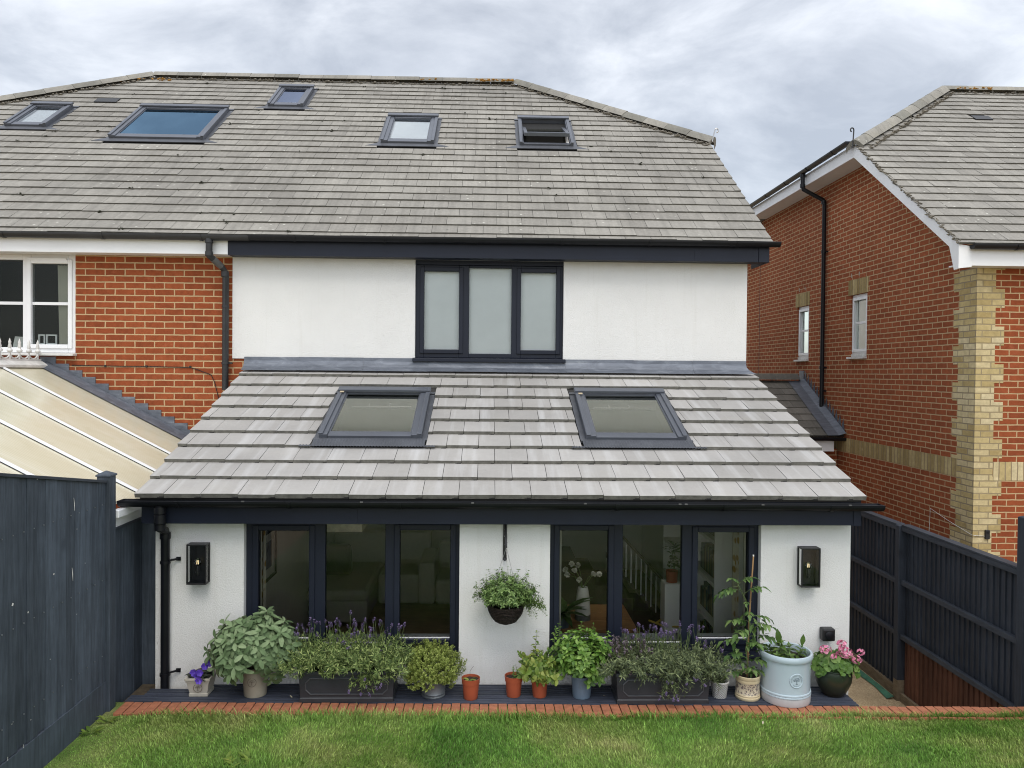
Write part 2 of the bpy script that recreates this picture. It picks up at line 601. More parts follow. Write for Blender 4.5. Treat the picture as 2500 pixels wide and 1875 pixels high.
M['brown'] = m_wood('brown_boards', (0.125, 0.055, 0.034), (8, 8, 0.6), 0.45, 0.8, 0.4)
M['oldwood'] = m_wood('grey_timber', (0.19, 0.15, 0.10), (4, 1, 4), 0.4, 0.85)
M['barewood2'] = plain('pale_dry_leaf', (0.42, 0.38, 0.27), 0.8)
M['barewood'] = plain('bare_wood', (0.72, 0.70, 0.66), 0.8)
M['deck'] = m_wood('deck_paint', (0.047, 0.055, 0.078), (0.6, 6, 6), 0.32, 0.55)
M['redwood'] = plain('dark_red_wood', (0.07, 0.016, 0.013), 0.6)
M['redwood2'] = plain('dark_stair', (0.060, 0.045, 0.030), 0.7)
M['moss'] = plain('dark_moss', (0.040, 0.042, 0.026), 0.95, var=0.5, scale=40)
M['soil'] = plain('soil', (0.030, 0.020, 0.014), 0.95, var=0.5, scale=60, bump=0.8)
M['earth'] = plain('earth', (0.085, 0.066, 0.042), 0.95, var=0.5, scale=14, bump=0.6)
M['gravel'] = m_gravel()
M['membrane'] = plain('green_membrane', (0.045, 0.155, 0.095), 0.7, var=0.45, scale=12, bump=0.4)
M['blade'] = m_grass('grass_blades', 'blade')
M['lawn'] = m_grass('lawn_ground', 'ground')
M['glass'] = m_glass('window_glass', (0.95, 0.97, 0.94), (1, 1, 1), 1.5, 0.0, 0.05)
M['glass_up'] = m_glass('bedroom_glass', (0.97, 1.0, 1.0), (0.95, 1.0, 1.0), 1.5, 0.0, 0.08)
M['glass_left'] = m_glass('neighbour_glass', (0.8, 0.84, 0.82), (0.8, 0.85, 0.8), 1.30, 0.0, 0.08)
M['glass_roof'] = m_glass('roof_glass', (0.97, 0.98, 0.95), (0.95, 0.98, 0.89), 3.4, 0.0, 0.05)
M['glass_blue'] = m_glass('coated_roof_glass', (0.35, 0.5, 0.65), (0.40, 0.66, 0.92), 4.0)
M['glass_pale'] = m_glass('pale_roof_glass', (0.85, 0.9, 0.95), (0.92, 0.97, 1.0), 2.2)
M['glass_lilac'] = m_glass('lilac_roof_glass', (0.35, 0.4, 0.5), (0.66, 0.76, 1.0), 3.6)
M['lampglass'] = m_glass('lamp_glass', (0.93, 0.95, 0.95), (1, 1, 1), 1.5)
M['blind'] = plain('white_blind', (0.90, 0.925, 0.92), 0.9, var=0.03)
M['cream'] = plain('cream_blind', (0.60, 0.58, 0.47), 0.9, var=0.04)
M['cream2'] = plain('cream_blind_dark', (0.43, 0.42, 0.33), 0.9, var=0.04)
M['cream'] = m_leaf('cream_fabric', ((0.84, 0.82, 0.70),) * 3, 0.9, 0.60)
M['cream2'] = m_leaf('cream_fabric_folded', ((0.72, 0.70, 0.58),) * 3, 0.9, 0.60)
M['black'] = plain('black_metal', (0.0085, 0.0088, 0.0105), 0.42, 0.0, var=0.15)
M['dark'] = plain('unlit_room_shade', (0.012, 0.012, 0.012), 0.9)  # near-black paint that stands in for the shade of unlit rooms
M['steel'] = plain('galvanised_wire', (0.42, 0.42, 0.42), 0.35, 0.9)
M['brass'] = plain('pale_brass', (0.75, 0.62, 0.42), 0.35, 0.6)
M['zinc'] = plain('zinc', (0.19, 0.21, 0.225), 0.5, 0.5, var=0.25, scale=12)
M['terracotta'] = plain('orange_plastic', (0.34, 0.078, 0.034), 0.42, var=0.08)
M['bluegrey'] = plain('blue_grey_pot', (0.125, 0.175, 0.235), 0.55, var=0.12, scale=10)
M['stonepot'] = plain('stone_pot', (0.44, 0.42, 0.36), 0.75, var=0.14, scale=12)
M['taupe'] = plain('taupe_pot', (0.29, 0.265, 0.205), 0.7, var=0.15, scale=9)
M['emblem'] = plain('emblem_brown', (0.15, 0.12, 0.09), 0.8)
M['trough'] = plain('lead_effect_trough', (0.027, 0.031, 0.038), 0.5, var=0.25, scale=9, bump=0.1)
M['glaze'] = plain('pale_blue_glaze', (0.44, 0.53, 0.585), 0.22, var=0.04, scale=3, coat=0.3)
M['glaze_base'] = plain('pale_grey_base', (0.48, 0.49, 0.50), 0.6, var=0.1, scale=8)
M['glaze_mark'] = plain('glaze_mark', (0.13, 0.17, 0.20), 0.5)
M['green_glaze'] = m_greenglaze()
M['lattice'] = m_lattice()
M['floral'] = m_floral()
M['wicker'] = m_wicker()
M['cane'] = plain('bamboo', (0.33, 0.19, 0.085), 0.6, var=0.25, scale=8)
M['stem'] = plain('green_stem', (0.11, 0.16, 0.05), 0.6, var=0.2)
M['woody'] = plain('woody_stem', (0.10, 0.075, 0.05), 0.8, var=0.3)
M['sage'] = m_leaf('sage_leaf', ((0.088, 0.145, 0.060), (0.160, 0.235, 0.112), (0.255, 0.335, 0.180)), 0.75, 0.15, under=(0.31, 0.35, 0.22))
M['lav'] = m_leaf('lavender_leaf', ((0.050, 0.085, 0.026), (0.150, 0.220, 0.062), (0.390, 0.460, 0.165)), 0.7, 0.2)
M['lav2'] = m_leaf('greyer_lavender_leaf', ((0.048, 0.066, 0.034), (0.120, 0.155, 0.072), (0.260, 0.305, 0.140)), 0.7, 0.2)
M['thyme'] = m_leaf('thyme_leaf', ((0.130, 0.180, 0.030), (0.240, 0.300, 0.062), (0.370, 0.420, 0.120)), 0.6, 0.22)
M['mint'] = m_leaf('mint_leaf', ((0.060, 0.140, 0.022), (0.140, 0.260, 0.042), (0.255, 0.400, 0.090)), 0.45, 0.25)
M['balm'] = m_leaf('yellow_mint_leaf', ((0.085, 0.155, 0.026), (0.175, 0.255, 0.042), (0.300, 0.345, 0.075)), 0.45, 0.28)
M['trail'] = m_leaf('trailing_leaf', ((0.068, 0.130, 0.034), (0.145, 0.235, 0.062), (0.270, 0.370, 0.135)), 0.5, 0.22)
M['tomato'] = m_leaf('tomato_leaf', ((0.042, 0.095, 0.024), (0.090, 0.165, 0.042), (0.170, 0.255, 0.080)), 0.6, 0.22)
M['dahlia'] = m_leaf('broad_leaf', ((0.055, 0.105, 0.022), (0.095, 0.165, 0.034), (0.150, 0.225, 0.050)), 0.4, 0.22)
M['geranium'] = m_leaf('geranium_leaf', ((0.045, 0.105, 0.018), (0.095, 0.185, 0.034), (0.190, 0.290, 0.080)), 0.55, 0.22)
M['darkleaf'] = m_leaf('dark_leaf', ((0.020, 0.030, 0.018), (0.035, 0.045, 0.026), (0.055, 0.050, 0.040)), 0.5, 0.1)
M['purple'] = m_leaf('violet_petal', ((0.095, 0.045, 0.42), (0.15, 0.075, 0.58), (0.22, 0.12, 0.70)), 0.5, 0.25)
M['lavflower'] = m_leaf('lavender_flower', ((0.085, 0.062, 0.130), (0.160, 0.118, 0.240), (0.300, 0.225, 0.390)), 0.7, 0.15)
M['lavdead'] = m_leaf('faded_lavender_flower', ((0.080, 0.065, 0.075), (0.155, 0.125, 0.135), (0.24, 0.19, 0.22)), 0.8, 0.15)
M['pink'] = m_leaf('pink_petal', ((0.66, 0.16, 0.32), (0.80, 0.31, 0.46), (0.88, 0.50, 0.62)), 0.5, 0.25)
M['whitepetal'] = m_leaf('white_petal', ((0.62, 0.60, 0.52), (0.75, 0.74, 0.68), (0.82, 0.82, 0.78)), 0.6, 0.2)
M['house_leaf'] = m_leaf('house_leaf', ((0.05, 0.10, 0.03), (0.09, 0.16, 0.05), (0.16, 0.22, 0.10)), 0.4, 0.2)
M['edging'] = plain('edging_brick', (0.36, 0.135, 0.070), 0.85, var=0.3, scale=18, bump=0.35)
M['plaster'] = plain('plaster', (0.84, 0.84, 0.80), 0.9, var=0.03)
M['floorboard'] = m_wood('oak_floor', (0.36, 0.26, 0.16), (0.7, 5, 5), 0.3, 0.45)
M['sofa'] = plain('grey_linen', (0.40, 0.39, 0.34), 0.95, var=0.06, scale=20)
M['sofa_dark'] = plain('dark_cushion', (0.05, 0.06, 0.045), 0.95)
M['table'] = m_wood('pine_table', (0.33, 0.175, 0.075), (0.6, 6, 6), 0.3, 0.35)
M['rattan'] = plain('yellow_paint', (0.48, 0.35, 0.06), 0.5)
M['vase'] = plain('white_vase', (0.66, 0.66, 0.62), 0.5)
M['curtain'] = m_curtain()
M['curtain_plain'] = plain('cream_curtain', (0.62, 0.60, 0.53), 0.95, var=0.06)
M['book'] = m_leaf('book_spines', ((0.08, 0.03, 0.02), (0.05, 0.10, 0.13), (0.25, 0.20, 0.12)), 0.7, 0.0)
M['ochre'] = plain('ochre_cloth', (0.42, 0.20, 0.03), 0.9)
M['art'] = plain('grey_print', (0.35, 0.36, 0.36), 0.6, var=0.6, scale=7)
M['redpot'] = plain('red_pot', (0.30, 0.07, 0.04), 0.6)


# ------------------------------------------------------------------ mesh helpers
class MB:
    def __init__(self):
        self.v = []
        self.f = []

    def add(self, vs, fs):
        k = len(self.v)
        self.v.extend(tuple(p) for p in vs)
        self.f.extend(tuple(i + k for i in fc) for fc in fs)

    def quad(self, a, b, c, d):
        self.add((a, b, c, d), ((0, 1, 2, 3),))

    def box(self, x0, y0, z0, x1, y1, z1):
        self.add(((x0, y0, z0), (x1, y0, z0), (x1, y1, z0), (x0, y1, z0), (x0, y0, z1), (x1, y0, z1), (x1, y1, z1), (x0, y1, z1)),
                 ((0, 3, 2, 1), (4, 5, 6, 7), (0, 1, 5, 4), (1, 2, 6, 5), (2, 3, 7, 6), (3, 0, 4, 7)))

    def prism(self, poly, ext):
        """poly: closed list of points; ext: extrusion vector"""
        n = len(poly)
        e = Vector(ext)
        vs = [Vector(p) for p in poly] + [Vector(p) + e for p in poly]
        fs = [tuple(range(n - 1, -1, -1)), tuple(range(n, 2 * n))]
        for i in range(n):
            j = (i + 1) % n
            fs.append((i, j, n + j, n + i))
        self.add(vs, fs)

    def tube(self, path, r, n=10, caps=True):
        P = [Vector(p) for p in path]
        rings = []
        m = len(P)
        prev = None
        for i, p in enumerate(P):
            d = (P[min(i + 1, m - 1)] - P[max(i - 1, 0)])
            if d.length < 1e-9:
                d = Vector((0, 0, 1))
            d.normalize()
            if prev is None:
                a = Vector((1, 0, 0)) if abs(d.x) < 0.8 else Vector((0, 1, 0))
                u = d.cross(a).normalized()
            else:
                u = (prev - d * prev.dot(d))
                if u.length < 1e-6:
                    u = d.orthogonal()
                u.normalize()
            prev = u
            w = d.cross(u)
            rr = r[i] if isinstance(r, (list, tuple)) else r
            rings.append([p + (u * math.cos(2 * math.pi * k / n) + w * math.sin(2 * math.pi * k / n)) * rr for k in range(n)])
        vs = [q for ring in rings for q in ring]
        fs = []
        for i in range(m - 1):
            for k in range(n):
                k2 = (k + 1) % n
                fs.append((i * n + k, i * n + k2, (i + 1) * n + k2, (i + 1) * n + k))
        if caps:
            fs.append(tuple(range(n - 1, -1, -1)))
            fs.append(tuple((m - 1) * n + k for k in range(n)))
        self.add(vs, fs)

    def lathe(self, prof, c, n=28, caps=False):
        """prof: (radius, z) pairs about the vertical through c"""
        vs, fs = [], []
        for r, z in prof:
            for k in range(n):
                a = 2 * math.pi * k / n
                vs.append((c[0] + r * math.cos(a), c[1] + r * math.sin(a), c[2] + z))
        for i in range(len(prof) - 1):
            for k in range(n):
                k2 = (k + 1) % n
                fs.append((i * n + k, i * n + k2, (i + 1) * n + k2, (i + 1) * n + k))
        if caps:
            fs.append(tuple(range(n - 1, -1, -1)))
            fs.append(tuple((len(prof) - 1) * n + k for k in range(n)))
        self.add(vs, fs)

    def leaf(self, p, d, nrm, L, W, curl=0.25, fold=0.15, shape=(0.0, 0.62, 1.0, 0.72, 0.0)):
        """a pointed leaf from p along d, bending away from nrm"""
        d = Vector(d).normalized()
        s = d.cross(Vector(nrm))
        if s.length < 1e-5:
            s = d.orthogonal()
        s.normalize()
        up = s.cross(d)
        k = len(shape) - 1
        vs, fs = [], []
        idx = []
        for i, w in enumerate(shape):
            t = i / k
            c = Vector(p) + d * (L * t) - up * (curl * L * t * t)
            if w == 0.0:
                idx.append((len(vs),))
                vs.append(c)
            else:
                o = s * (W * 0.5 * w)
                h = up * (fold * W * 0.5 * w)
                idx.append((len(vs), len(vs) + 1, len(vs) + 2))
                vs.extend((c - o + h, c, c + o + h))
        for a, b in zip(idx[:-1], idx[1:]):
            if len(a) == 1 and len(b) == 3:
                fs += [(a[0], b[1], b[0]), (a[0], b[2], b[1])]
            elif len(a) == 3 and len(b) == 1:
                fs += [(a[0], a[1], b[0]), (a[1], a[2], b[0])]
            elif len(a) == 3:
                fs += [(a[0], a[1], b[1], b[0]), (a[1], a[2], b[2], b[1])]
        self.add(vs, fs)

    def sliver(self, p, d, nrm, L, W, curl=0.15):
        """a narrow leaf of two faces"""
        d = Vector(d).normalized()
        s = d.cross(Vector(nrm))
        if s.length < 1e-5:
            s = d.orthogonal()
        s.normalize()
        up = s.cross(d)
        p = Vector(p)
        m = p + d * (L * 0.5) - up * (curl * L * 0.25)
        e = p + d * L - up * (curl * L)
        self.add((p, m - s * W * 0.5, e, m + s * W * 0.5), ((0, 3, 1), (1, 3, 2)))

    def build(self, name, mat, parent=None, smooth=False, bevel=0.0, loc=None):
        if loc is None:
            loc = root_loc(parent) if parent is not None else Vector((0, 0, 0))
        me = bpy.data.meshes.new(name)
        lv = [(p[0] - loc[0], p[1] - loc[1], p[2] - loc[2]) for p in self.v]
        me.from_pydata(lv, [], self.f)
        me.update()
        mats = mat if isinstance(mat, (list, tuple)) else [mat]
        for m in mats:
            me.materials.append(m)
        if smooth:
            me.polygons.foreach_set('use_smooth', [True] * len(me.polygons))
            try:
                me.set_sharp_from_angle(angle=R(40))
            except Exception:
                pass
        o = bpy.data.objects.new(name, me)
        COL.objects.link(o)
        if parent is not None:
            o.parent = parent
        else:
            o.location = loc
        if bevel:
            b = o.modifiers.new('bevel', 'BEVEL')
            b.width = bevel
            b.segments = 2
            b.limit_method = 'ANGLE'
        return o


def root_loc(o):
    v = Vector((0, 0, 0))
    while o is not None:
        v += o.location
        o = o.parent
    return v


def thing(name, label, cat, loc=(0, 0, 0), group=None):
    o = bpy.data.objects.new(name, None)
    o.empty_display_size = 0.1
    COL.objects.link(o)
    o.location = loc
    o['label'] = label
    o['category'] = cat
    if group:
        o['group'] = group
    return o


def tag(o, label, cat, group=None):
    o['label'] = label
    o['category'] = cat
    if group:
        o['group'] = group
    return o


def struct(o, kind='structure'):
    o['kind'] = kind
    return o


rng = random.Random(7)


def U(a, b):
    return rng.uniform(a, b)


def rdir():
    while True:
        v = Vector((U(-1, 1), U(-1, 1), U(-1, 1)))
        if 0.05 < v.length < 1:
            return v.normalized()


# ------------------------------------------------------------------ roof helpers
class Plane:
    """a roof slope: x along the eave, s up the slope, h out of it"""

    def __init__(self, y0, z0, deg):
        a = R(deg)
        self.O = Vector((0, y0, z0))
        self.S = Vector((0, math.cos(a), math.sin(a)))
        self.N = Vector((0, -math.sin(a), math.cos(a)))

    def p(self, x, s, h=0.0):
        return Vector((x, 0, 0)) + self.O + self.S * s + self.N * h

    def box(self, mb, x0, x1, s0, s1, h0, h1):
        P = self.p
        mb.add((P(x0, s0, h0), P(x1, s0, h0), P(x1, s1, h0), P(x0, s1, h0), P(x0, s0, h1), P(x1, s0, h1), P(x1, s1, h1), P(x0, s1, h1)),
               ((0, 3, 2, 1), (4, 5, 6, 7), (0, 1, 5, 4), (1, 2, 6, 5), (2, 3, 7, 6), (3, 0, 4, 7)))


def tile_rows(pl, xr, smax, gauge, width, th, excl=(), s0=0.0, jit=0.002, gap=0.003, phase=0.0, sag=0.0, wander=0.0, first=None):
    """two meshes: the tile faces and their cut lower edges; xr(s) gives the slope's x limits"""
    top, edge = MB(), MB()
    r = random.Random(11)
    rows = []
    s = s0
    if first:
        rows.append((s, s + first))
        s += first
    while s < smax - 0.02:
        rows.append((s, min(s + gauge, smax)))
        s += gauge
    for i, (sa, sb) in enumerate(rows):
        lo, hi = xr(sa)
        lo2, hi2 = xr(min(sb + 0.012, smax))
        off = (i % 2) * width * 0.5 + phase + (r.uniform(-1, 1) * wander)
        k0 = int(math.floor((min(lo, lo2) - off) / width)) - 1
        k1 = int(math.ceil((max(hi, hi2) - off) / width)) + 1
        for k in range(k0, k1):
            a, b = off + k * width + gap * 0.5, off + (k + 1) * width - gap * 0.5
            pieces = [(a, b)]
            for (ex0, ex1, es0, es1) in excl:
                if es0 - 1e-6 <= sa < es1:
                    nxt = []
                    for (p, q) in pieces:
                        if q <= ex0 or p >= ex1:
                            nxt.append((p, q))
                        else:
                            if p < ex0:
                                nxt.append((p, ex0))
                            if q > ex1:
                                nxt.append((ex1, q))
                    pieces = nxt
            for (p, q) in pieces:
                a0, b0 = max(p, lo), min(q, hi)
                a1, b1 = max(p, lo2), min(q, hi2)
                if b0 - a0 < 0.015 or b1 - a1 < 0.0:
                    continue
                h = th + r.uniform(-jit, jit)
                tw = r.uniform(-jit, jit) * 0.8
                ds = r.uniform(-1, 1) * jit * 1.2 + sag * math.sin(a0 * 1.3 + i * 0.9) + sag * 0.6 * math.sin(a0 * 0.37 - i)
                sb2 = sb + 0.012
                A, B = pl.p(a0, sa + ds, h), pl.p(b0, sa + ds, h + tw)
                C, D = pl.p(b1, sb2, 0.004), pl.p(a1, sb2, 0.004)
                E, F = pl.p(a0, sa + ds, -0.001), pl.p(b0, sa + ds, -0.001)
                top.quad(A, B, C, D)
                top.add((A, E, D), ((0, 2, 1),))
                top.add((B, F, C), ((0, 1, 2),))
                edge.quad(E, F, B, A)
    return top, edge


def merge_tiles(top, edge):
    """one mesh with two materials (slot 1 for the cut edges)"""
    mb = MB()
    mb.add(top.v, top.f)
    n = len(mb.f)
    mb.add(edge.v, edge.f)
    return mb, n


def build_tiles(name, top, edge, mats, parent):
    mb, n = merge_tiles(top, edge)
    o = mb.build(name, mats, parent)
    idx = [0] * n + [1] * (len(mb.f) - n)
    o.data.polygons.foreach_set('material_index', idx)
    return o


def cap_tiles(path_a, path_b, up, half, rise, seg=0.42, jit=0.004, thick=0.075):
    """a run of ridge tiles from a to b"""
    a, b = Vector(path_a), Vector(path_b)
    d = (b - a)
    Ln = d.length
    d.normalize()
    up = Vector(up)
    side = d.cross(up).normalized()
    up = side.cross(d).normalized()
    mb = MB()
    r = random.Random(5)
    n = max(1, int(round(Ln / seg)))
    for i in range(n):
        p0 = a + d * (Ln * i / n + 0.004)
        p1 = a + d * (Ln * (i + 1) / n)
        j = r.uniform(-jit, jit)
        rings = []
        for pp, e in ((p0, 0.0), (p1, 0.004)):
            ring = []
            for k in range(9):
                t = -1 + 2 * k / 8
                x = half * t
                z = rise * (1 - abs(t) ** 1.7)
                ring.append(pp + side * x + up * (z + j + e))
            rings.append(ring)
        vs = rings[0] + rings[1]
        fs = [(k, k + 1, 9 + k + 1, 9 + k) for k in range(8)]
        for q in (0, 9):
            base = len(vs)
            vs = vs + [v - up * thick for v in (vs[q:q + 9])]
            for k in range(8):
                fs.append((q + k, base + k, base + k + 1, q + k + 1))
        mb.add(vs, fs)
    return mb


def gutter_mb(a, b, r=0.056, out=(0, -1, 0), n=10, brackets=1.0, lip=0.006):
    """half-round channel from a to b, hung below the line a-b"""
    a, b = Vector(a), Vector(b)
    out = Vector(out)
    up = Vector((0, 0, 1))
    mb = MB()
    sec = []
    for k in range(n + 1):
        t = math.pi * k / n
        sec.append((math.cos(t) * r, -math.sin(t) * r))
    inner = [(x * 0.9, z * 0.9 + 0.002) for x, z in reversed(sec)]
    poly = sec + inner
    mb.prism([a + out * x + up * z for x, z in poly], b - a)
    for p in (a, b):
        d = (b - a).normalized() * (0.006 if p is a else -0.006)
        mb.prism([p + out * x + up * z for x, z in sec], -d)
    L = (b - a).length
    m = max(1, int(L / brackets))
    for i in range(m):
        p = a + (b - a) * ((i + 0.5) / m)
        d = (b - a).normalized() * 0.03
        ring = [(x * 1.11, z * 1.11) for x, z in sec] + [(x * 1.005, z * 1.005) for x, z in reversed(sec)]
        mb.prism([p + out * x + up * z for x, z in ring], d)
    return mb


def collar(mb, p, r, h, axis=(0, 0, 1), n=14):
    p, ax = Vector(p), Vector(axis).normalized()
    mb.tube([p - ax * h / 2, p + ax * h / 2], r, n)


# ------------------------------------------------------------------ window helpers
def frame_boxes(mb, x0, x1, z0, z1, lights, ya, yb):
    """a frame across the view with a hole for each light (gx0, gx1, gz0, gz1)"""
    ls = sorted(lights)
    cur = x0
    for i, (a, b, c, d) in enumerate(ls):
        mb.box(cur, ya, z0, a, yb, z1)
        mb.box(a, ya, z0, b, yb, c)
        mb.box(a, ya, d, b, yb, z1)
        cur = b
    mb.box(cur, ya, z0, x1, yb, z1)


def ring(mb, a, b, c, d, w, ya, yb):
    mb.box(a - w, ya, c - w, a, yb, d + w)
    mb.box(b, ya, c - w, b + w, yb, d + w)
    mb.box(a, ya, c - w, b, yb, c)
    mb.box(a, ya, d, b, yb, d + w)


def casement(parent, name, x0, x1, z0, z1, yf, lights, fmat, gmat, sashes=(), sill=None, depth=0.07, label=None, bead=None):
    mb = MB()
    frame_boxes(mb, x0, x1, z0, z1, lights, yf, yf + depth)
    w = mb.build(name, fmat, parent, bevel=0.005)
    if label:
        w['label'] = label
    for i in sashes:
        a, b, c, d = lights[i]
        s = MB()
        ring(s, a, b, c, d, 0.048, yf - 0.016, yf - 0.001)
        s.build('sash', fmat, w, bevel=0.006)
    for (a, b, c, d) in lights:
        g = MB()
        g.quad((a, yf + 0.028, c), (b, yf + 0.028, c), (b, yf + 0.028, d), (a, yf + 0.028, d))
        g.build('pane', gmat, w)
    if bead:
        s = MB()
        for (a, b, c, d) in lights:
            s.box(a, yf + 0.012, c, b, yf + 0.024, c + 0.007)
        s.build('glazing_bead', bead, w)
    if sill:
        sx0, sx1, sz0, sz1, sy0, sy1, sm = sill
        s = MB()
        s.prism([(sx0, sy1, sz0), (sx0, sy1, sz1), (sx0, sy0, sz1 - 0.012), (sx0, sy0, sz0)], (sx1 - sx0, 0, 0))
        s.build('sill', sm, w, bevel=0.004)
    return w


def roof_window(parent, pl, x0, x1, s0, s1, gmat, blind=None, glass_in=0.095, flash_side=0.055, apron=0.10, corrugated=False, label=None, opened=False, glass_rect=None, lining=0.0):
    f = MB()
    H = 0.072
    gx0, gx1, gs0, gs1 = glass_rect or (x0 + glass_in, x1 - glass_in, s0 + glass_in + 0.01, s1 - glass_in - 0.01)
    if opened:
        w = 0.055
        pl.box(f, x0, x0 + w, s0, s1, 0.0, H)
        pl.box(f, x1 - w, x1, s0, s1, 0.0, H)
        pl.box(f, x0 + w, x1 - w, s0, s0 + w, 0.0, H * 0.8)
        pl.box(f, x0 + w, x1 - w, s1 - w, s1, 0.0, H)
    else:
        pl.box(f, x0, gx0, s0, s1, 0.0, H)
        pl.box(f, gx1, x1, s0, s1, 0.0, H)
        pl.box(f, gx0, gx1, s0, gs0, 0.0, H * 0.82)
        pl.box(f, gx0, gx1, gs1, s1, 0.0, H)
    pl.box(f, x0 - 0.012, x1 + 0.012, s1 - 0.075, s1 + 0.02, H + 0.001, H + 0.032)      # hood over the top
    # raised side covers
    cw = 0.04
    pl.box(f, x0 - 0.006, x0 + cw, s0 - 0.004, s1 - 0.08, H + 0.001, H + 0.014)
    pl.box(f, x1 - cw, x1 + 0.006, s0 - 0.004, s1 - 0.08, H + 0.001, H + 0.014)
    w = f.build('roof_window', M['velux'], parent, bevel=0.006)
    if label:
        w['label'] = label
    if not opened:
        b = MB()
        bw = 0.014
        pl.box(b, gx0, gx0 + bw, gs0, gs1, H * 0.40, H * 0.78)
        pl.box(b, gx1 - bw, gx1, gs0, gs1, H * 0.40, H * 0.78)
        pl.box(b, gx0 + bw, gx1 - bw, gs0, gs0 + bw, H * 0.40, H * 0.78)
        pl.box(b, gx0 + bw, gx1 - bw, gs1 - bw, gs1, H * 0.40, H * 0.78)
        b.build('inner_frame', M['velux'], w)
        g = MB()
        g.quad(pl.p(gx0, gs0, H * 0.70), pl.p(gx1, gs0, H * 0.70), pl.p(gx1, gs1, H * 0.70), pl.p(gx0, gs1, H * 0.70))
        g.build('pane', gmat, w)
        if blind:
            g = MB()
            g.quad(pl.p(gx0, gs0, H * 0.1), pl.p(gx1, gs0, H * 0.1), pl.p(gx1, gs1, H * 0.1), pl.p(gx0, gs1, H * 0.1))
            g.build('blind', M[blind], w)
    else:
        # centre-pivot sash: its foot swung out, its head swung in
        mid, a = (s0 + s1) / 2, R(13)
        half = (s1 - s0) / 2 - 0.06
        sub = Plane(0, 0, 0)
        sub.O = pl.p(0, mid, 0.05)
        c, sn = math.cos(a), math.sin(a)
        sub.S = (pl.S * c - pl.N * sn)
        sub.N = (pl.N * c + pl.S * sn)
        sm = MB()
        xa, xb = x0 + 0.06, x1 - 0.06
        t = 0.05
        sub.box(sm, xa, xa + t, -half, half, -0.02, 0.03)
        sub.box(sm, xb - t, xb, -half, half, -0.02, 0.03)
        sub.box(sm, xa + t, xb - t, -half, -half + t, -0.02, 0.035)
        sub.box(sm, xa + t, xb - t, half - t, half, -0.02, 0.03)
        sm.build('sash', M['velux'], w, bevel=0.004)
        g = MB()
        g.quad(sub.p(xa + t, -half + t, 0.01), sub.p(xb - t, -half + t, 0.01), sub.p(xb - t, half - t, 0.01), sub.p(xa + t, half - t, 0.01))
        g.build('pane', gmat, w)
        dk = MB()
        dk.quad(pl.p(x0 + .055, s0 + .055, 0.004), pl.p(x1 - .055, s0 + .055, 0.004), pl.p(x1 - .055, s1 - .055, 0.004), pl.p(x0 + .055, s1 - .055, 0.004))
        dk.build('opening', M['dark'], w)  # flat near-black sheet put in for the shade inside
        tr = MB()
        pl.box(tr, x1 - 0.10, x1 - 0.06, s0 + 0.06, s0 + 0.34, 0.006, 0.05)
        tr.build('timber_lining', M['barewood'], w)
    if corrugated:
        m2 = gs0 + (gs1 - gs0) * .78
        g = MB()
        xa, xb = gx0 + .08, gx1 - .08
        pl.box(g, xa, xb, m2, m2 + .014, -.018, -.006)
        for fx in (.28, .62):
            xq = xa + (xb - xa) * fx
            pl.box(g, xq, xq + .010, m2 + .015, m2 + .10, -.018, -.008)
        g.build('blind_rail', M['upvc'], w)
    fl = MB()
    fs, ap = flash_side, apron
    pl.box(fl, x0 - fs, x0 - 0.001, s0, s1, 0.0, 0.018)
    pl.box(fl, x1 + 0.001, x1 + fs, s0, s1, 0.0, 0.018)
    pl.box(fl, x0 - fs, x1 + fs, s1 + 0.021, s1 + 0.07, 0.0, 0.024)
    if corrugated:
        pl.box(fl, x0 - fs, x1 + fs, s0 - 0.035, s0 - 0.001, 0.010, 0.034)
        n = int((x1 - x0 + 2 * fs + 0.20) / 0.014)
        xx = x0 - fs - 0.10
        for k in range(n):
            a0, a1 = xx + k * 0.014, xx + (k + 1) * 0.014
            up = 0.006 if k % 2 else 0.0
            P = pl.p
            u0, u1 = 0.040 + up, 0.040 + (0.006 - up)
            hid = a0 < x0 - fs or a1 > x1 + fs
            st = s0 - ap + (0.032 if hid else 0.036)
            if hid:
                fl.quad(P(a0, s0 - ap, u0 - 0.010), P(a1, s0 - ap, u1 - 0.010), P(a1, st, u1 - 0.010), P(a0, st, u0 - 0.010))
            else:
                fl.quad(P(a0, s0 - ap, u0 - 0.008), P(a1, s0 - ap, u1 - 0.008), P(a1, s0 - 0.036, u1 - 0.004), P(a0, s0 - 0.036, u0 - 0.004))
    else:
        fl.quad(pl.p(x0 - fs - 0.16, s0 - ap, 0.020), pl.p(x1 + fs + 0.16, s0 - ap, 0.020), pl.p(x1 + fs, s0 - 0.002, 0.030), pl.p(x0 - fs, s0 - 0.002, 0.030))
        fl.quad(pl.p(x0 - fs - 0.16, s0 - ap, 0.008), pl.p(x1 + fs + 0.16, s0 - ap, 0.008), pl.p(x1 + fs + 0.16, s0 - ap, 0.020), pl.p(x0 - fs - 0.16, s0 - ap, 0.020))
    fl.build('flashing', M['flash'], w)
    return w


# ------------------------------------------------------------------ the pair of houses
GZ = -0.93                                   # ground round the houses; the garden terrace lies at 0
WY = 9.0
house = thing('semi_detached_house', 'semi-detached pair, one half white render and one red brick, under a long grey tiled roof', 'house', (0, WY, GZ))
PM = Plane(8.75 + 0.018 * math.sin(R(36)), 4.149 - 0.018 * math.cos(R(36)), 36)
S_HIP, S_RIDGE = 3.288, 6.094


def main_xr(s):
    if s <= S_HIP:
        return (-9.19, 3.255)
    t = (s - S_HIP) / (S_RIDGE - S_HIP)
    return (-9.19 + t * 3.33, 3.255 - t * 2.845)


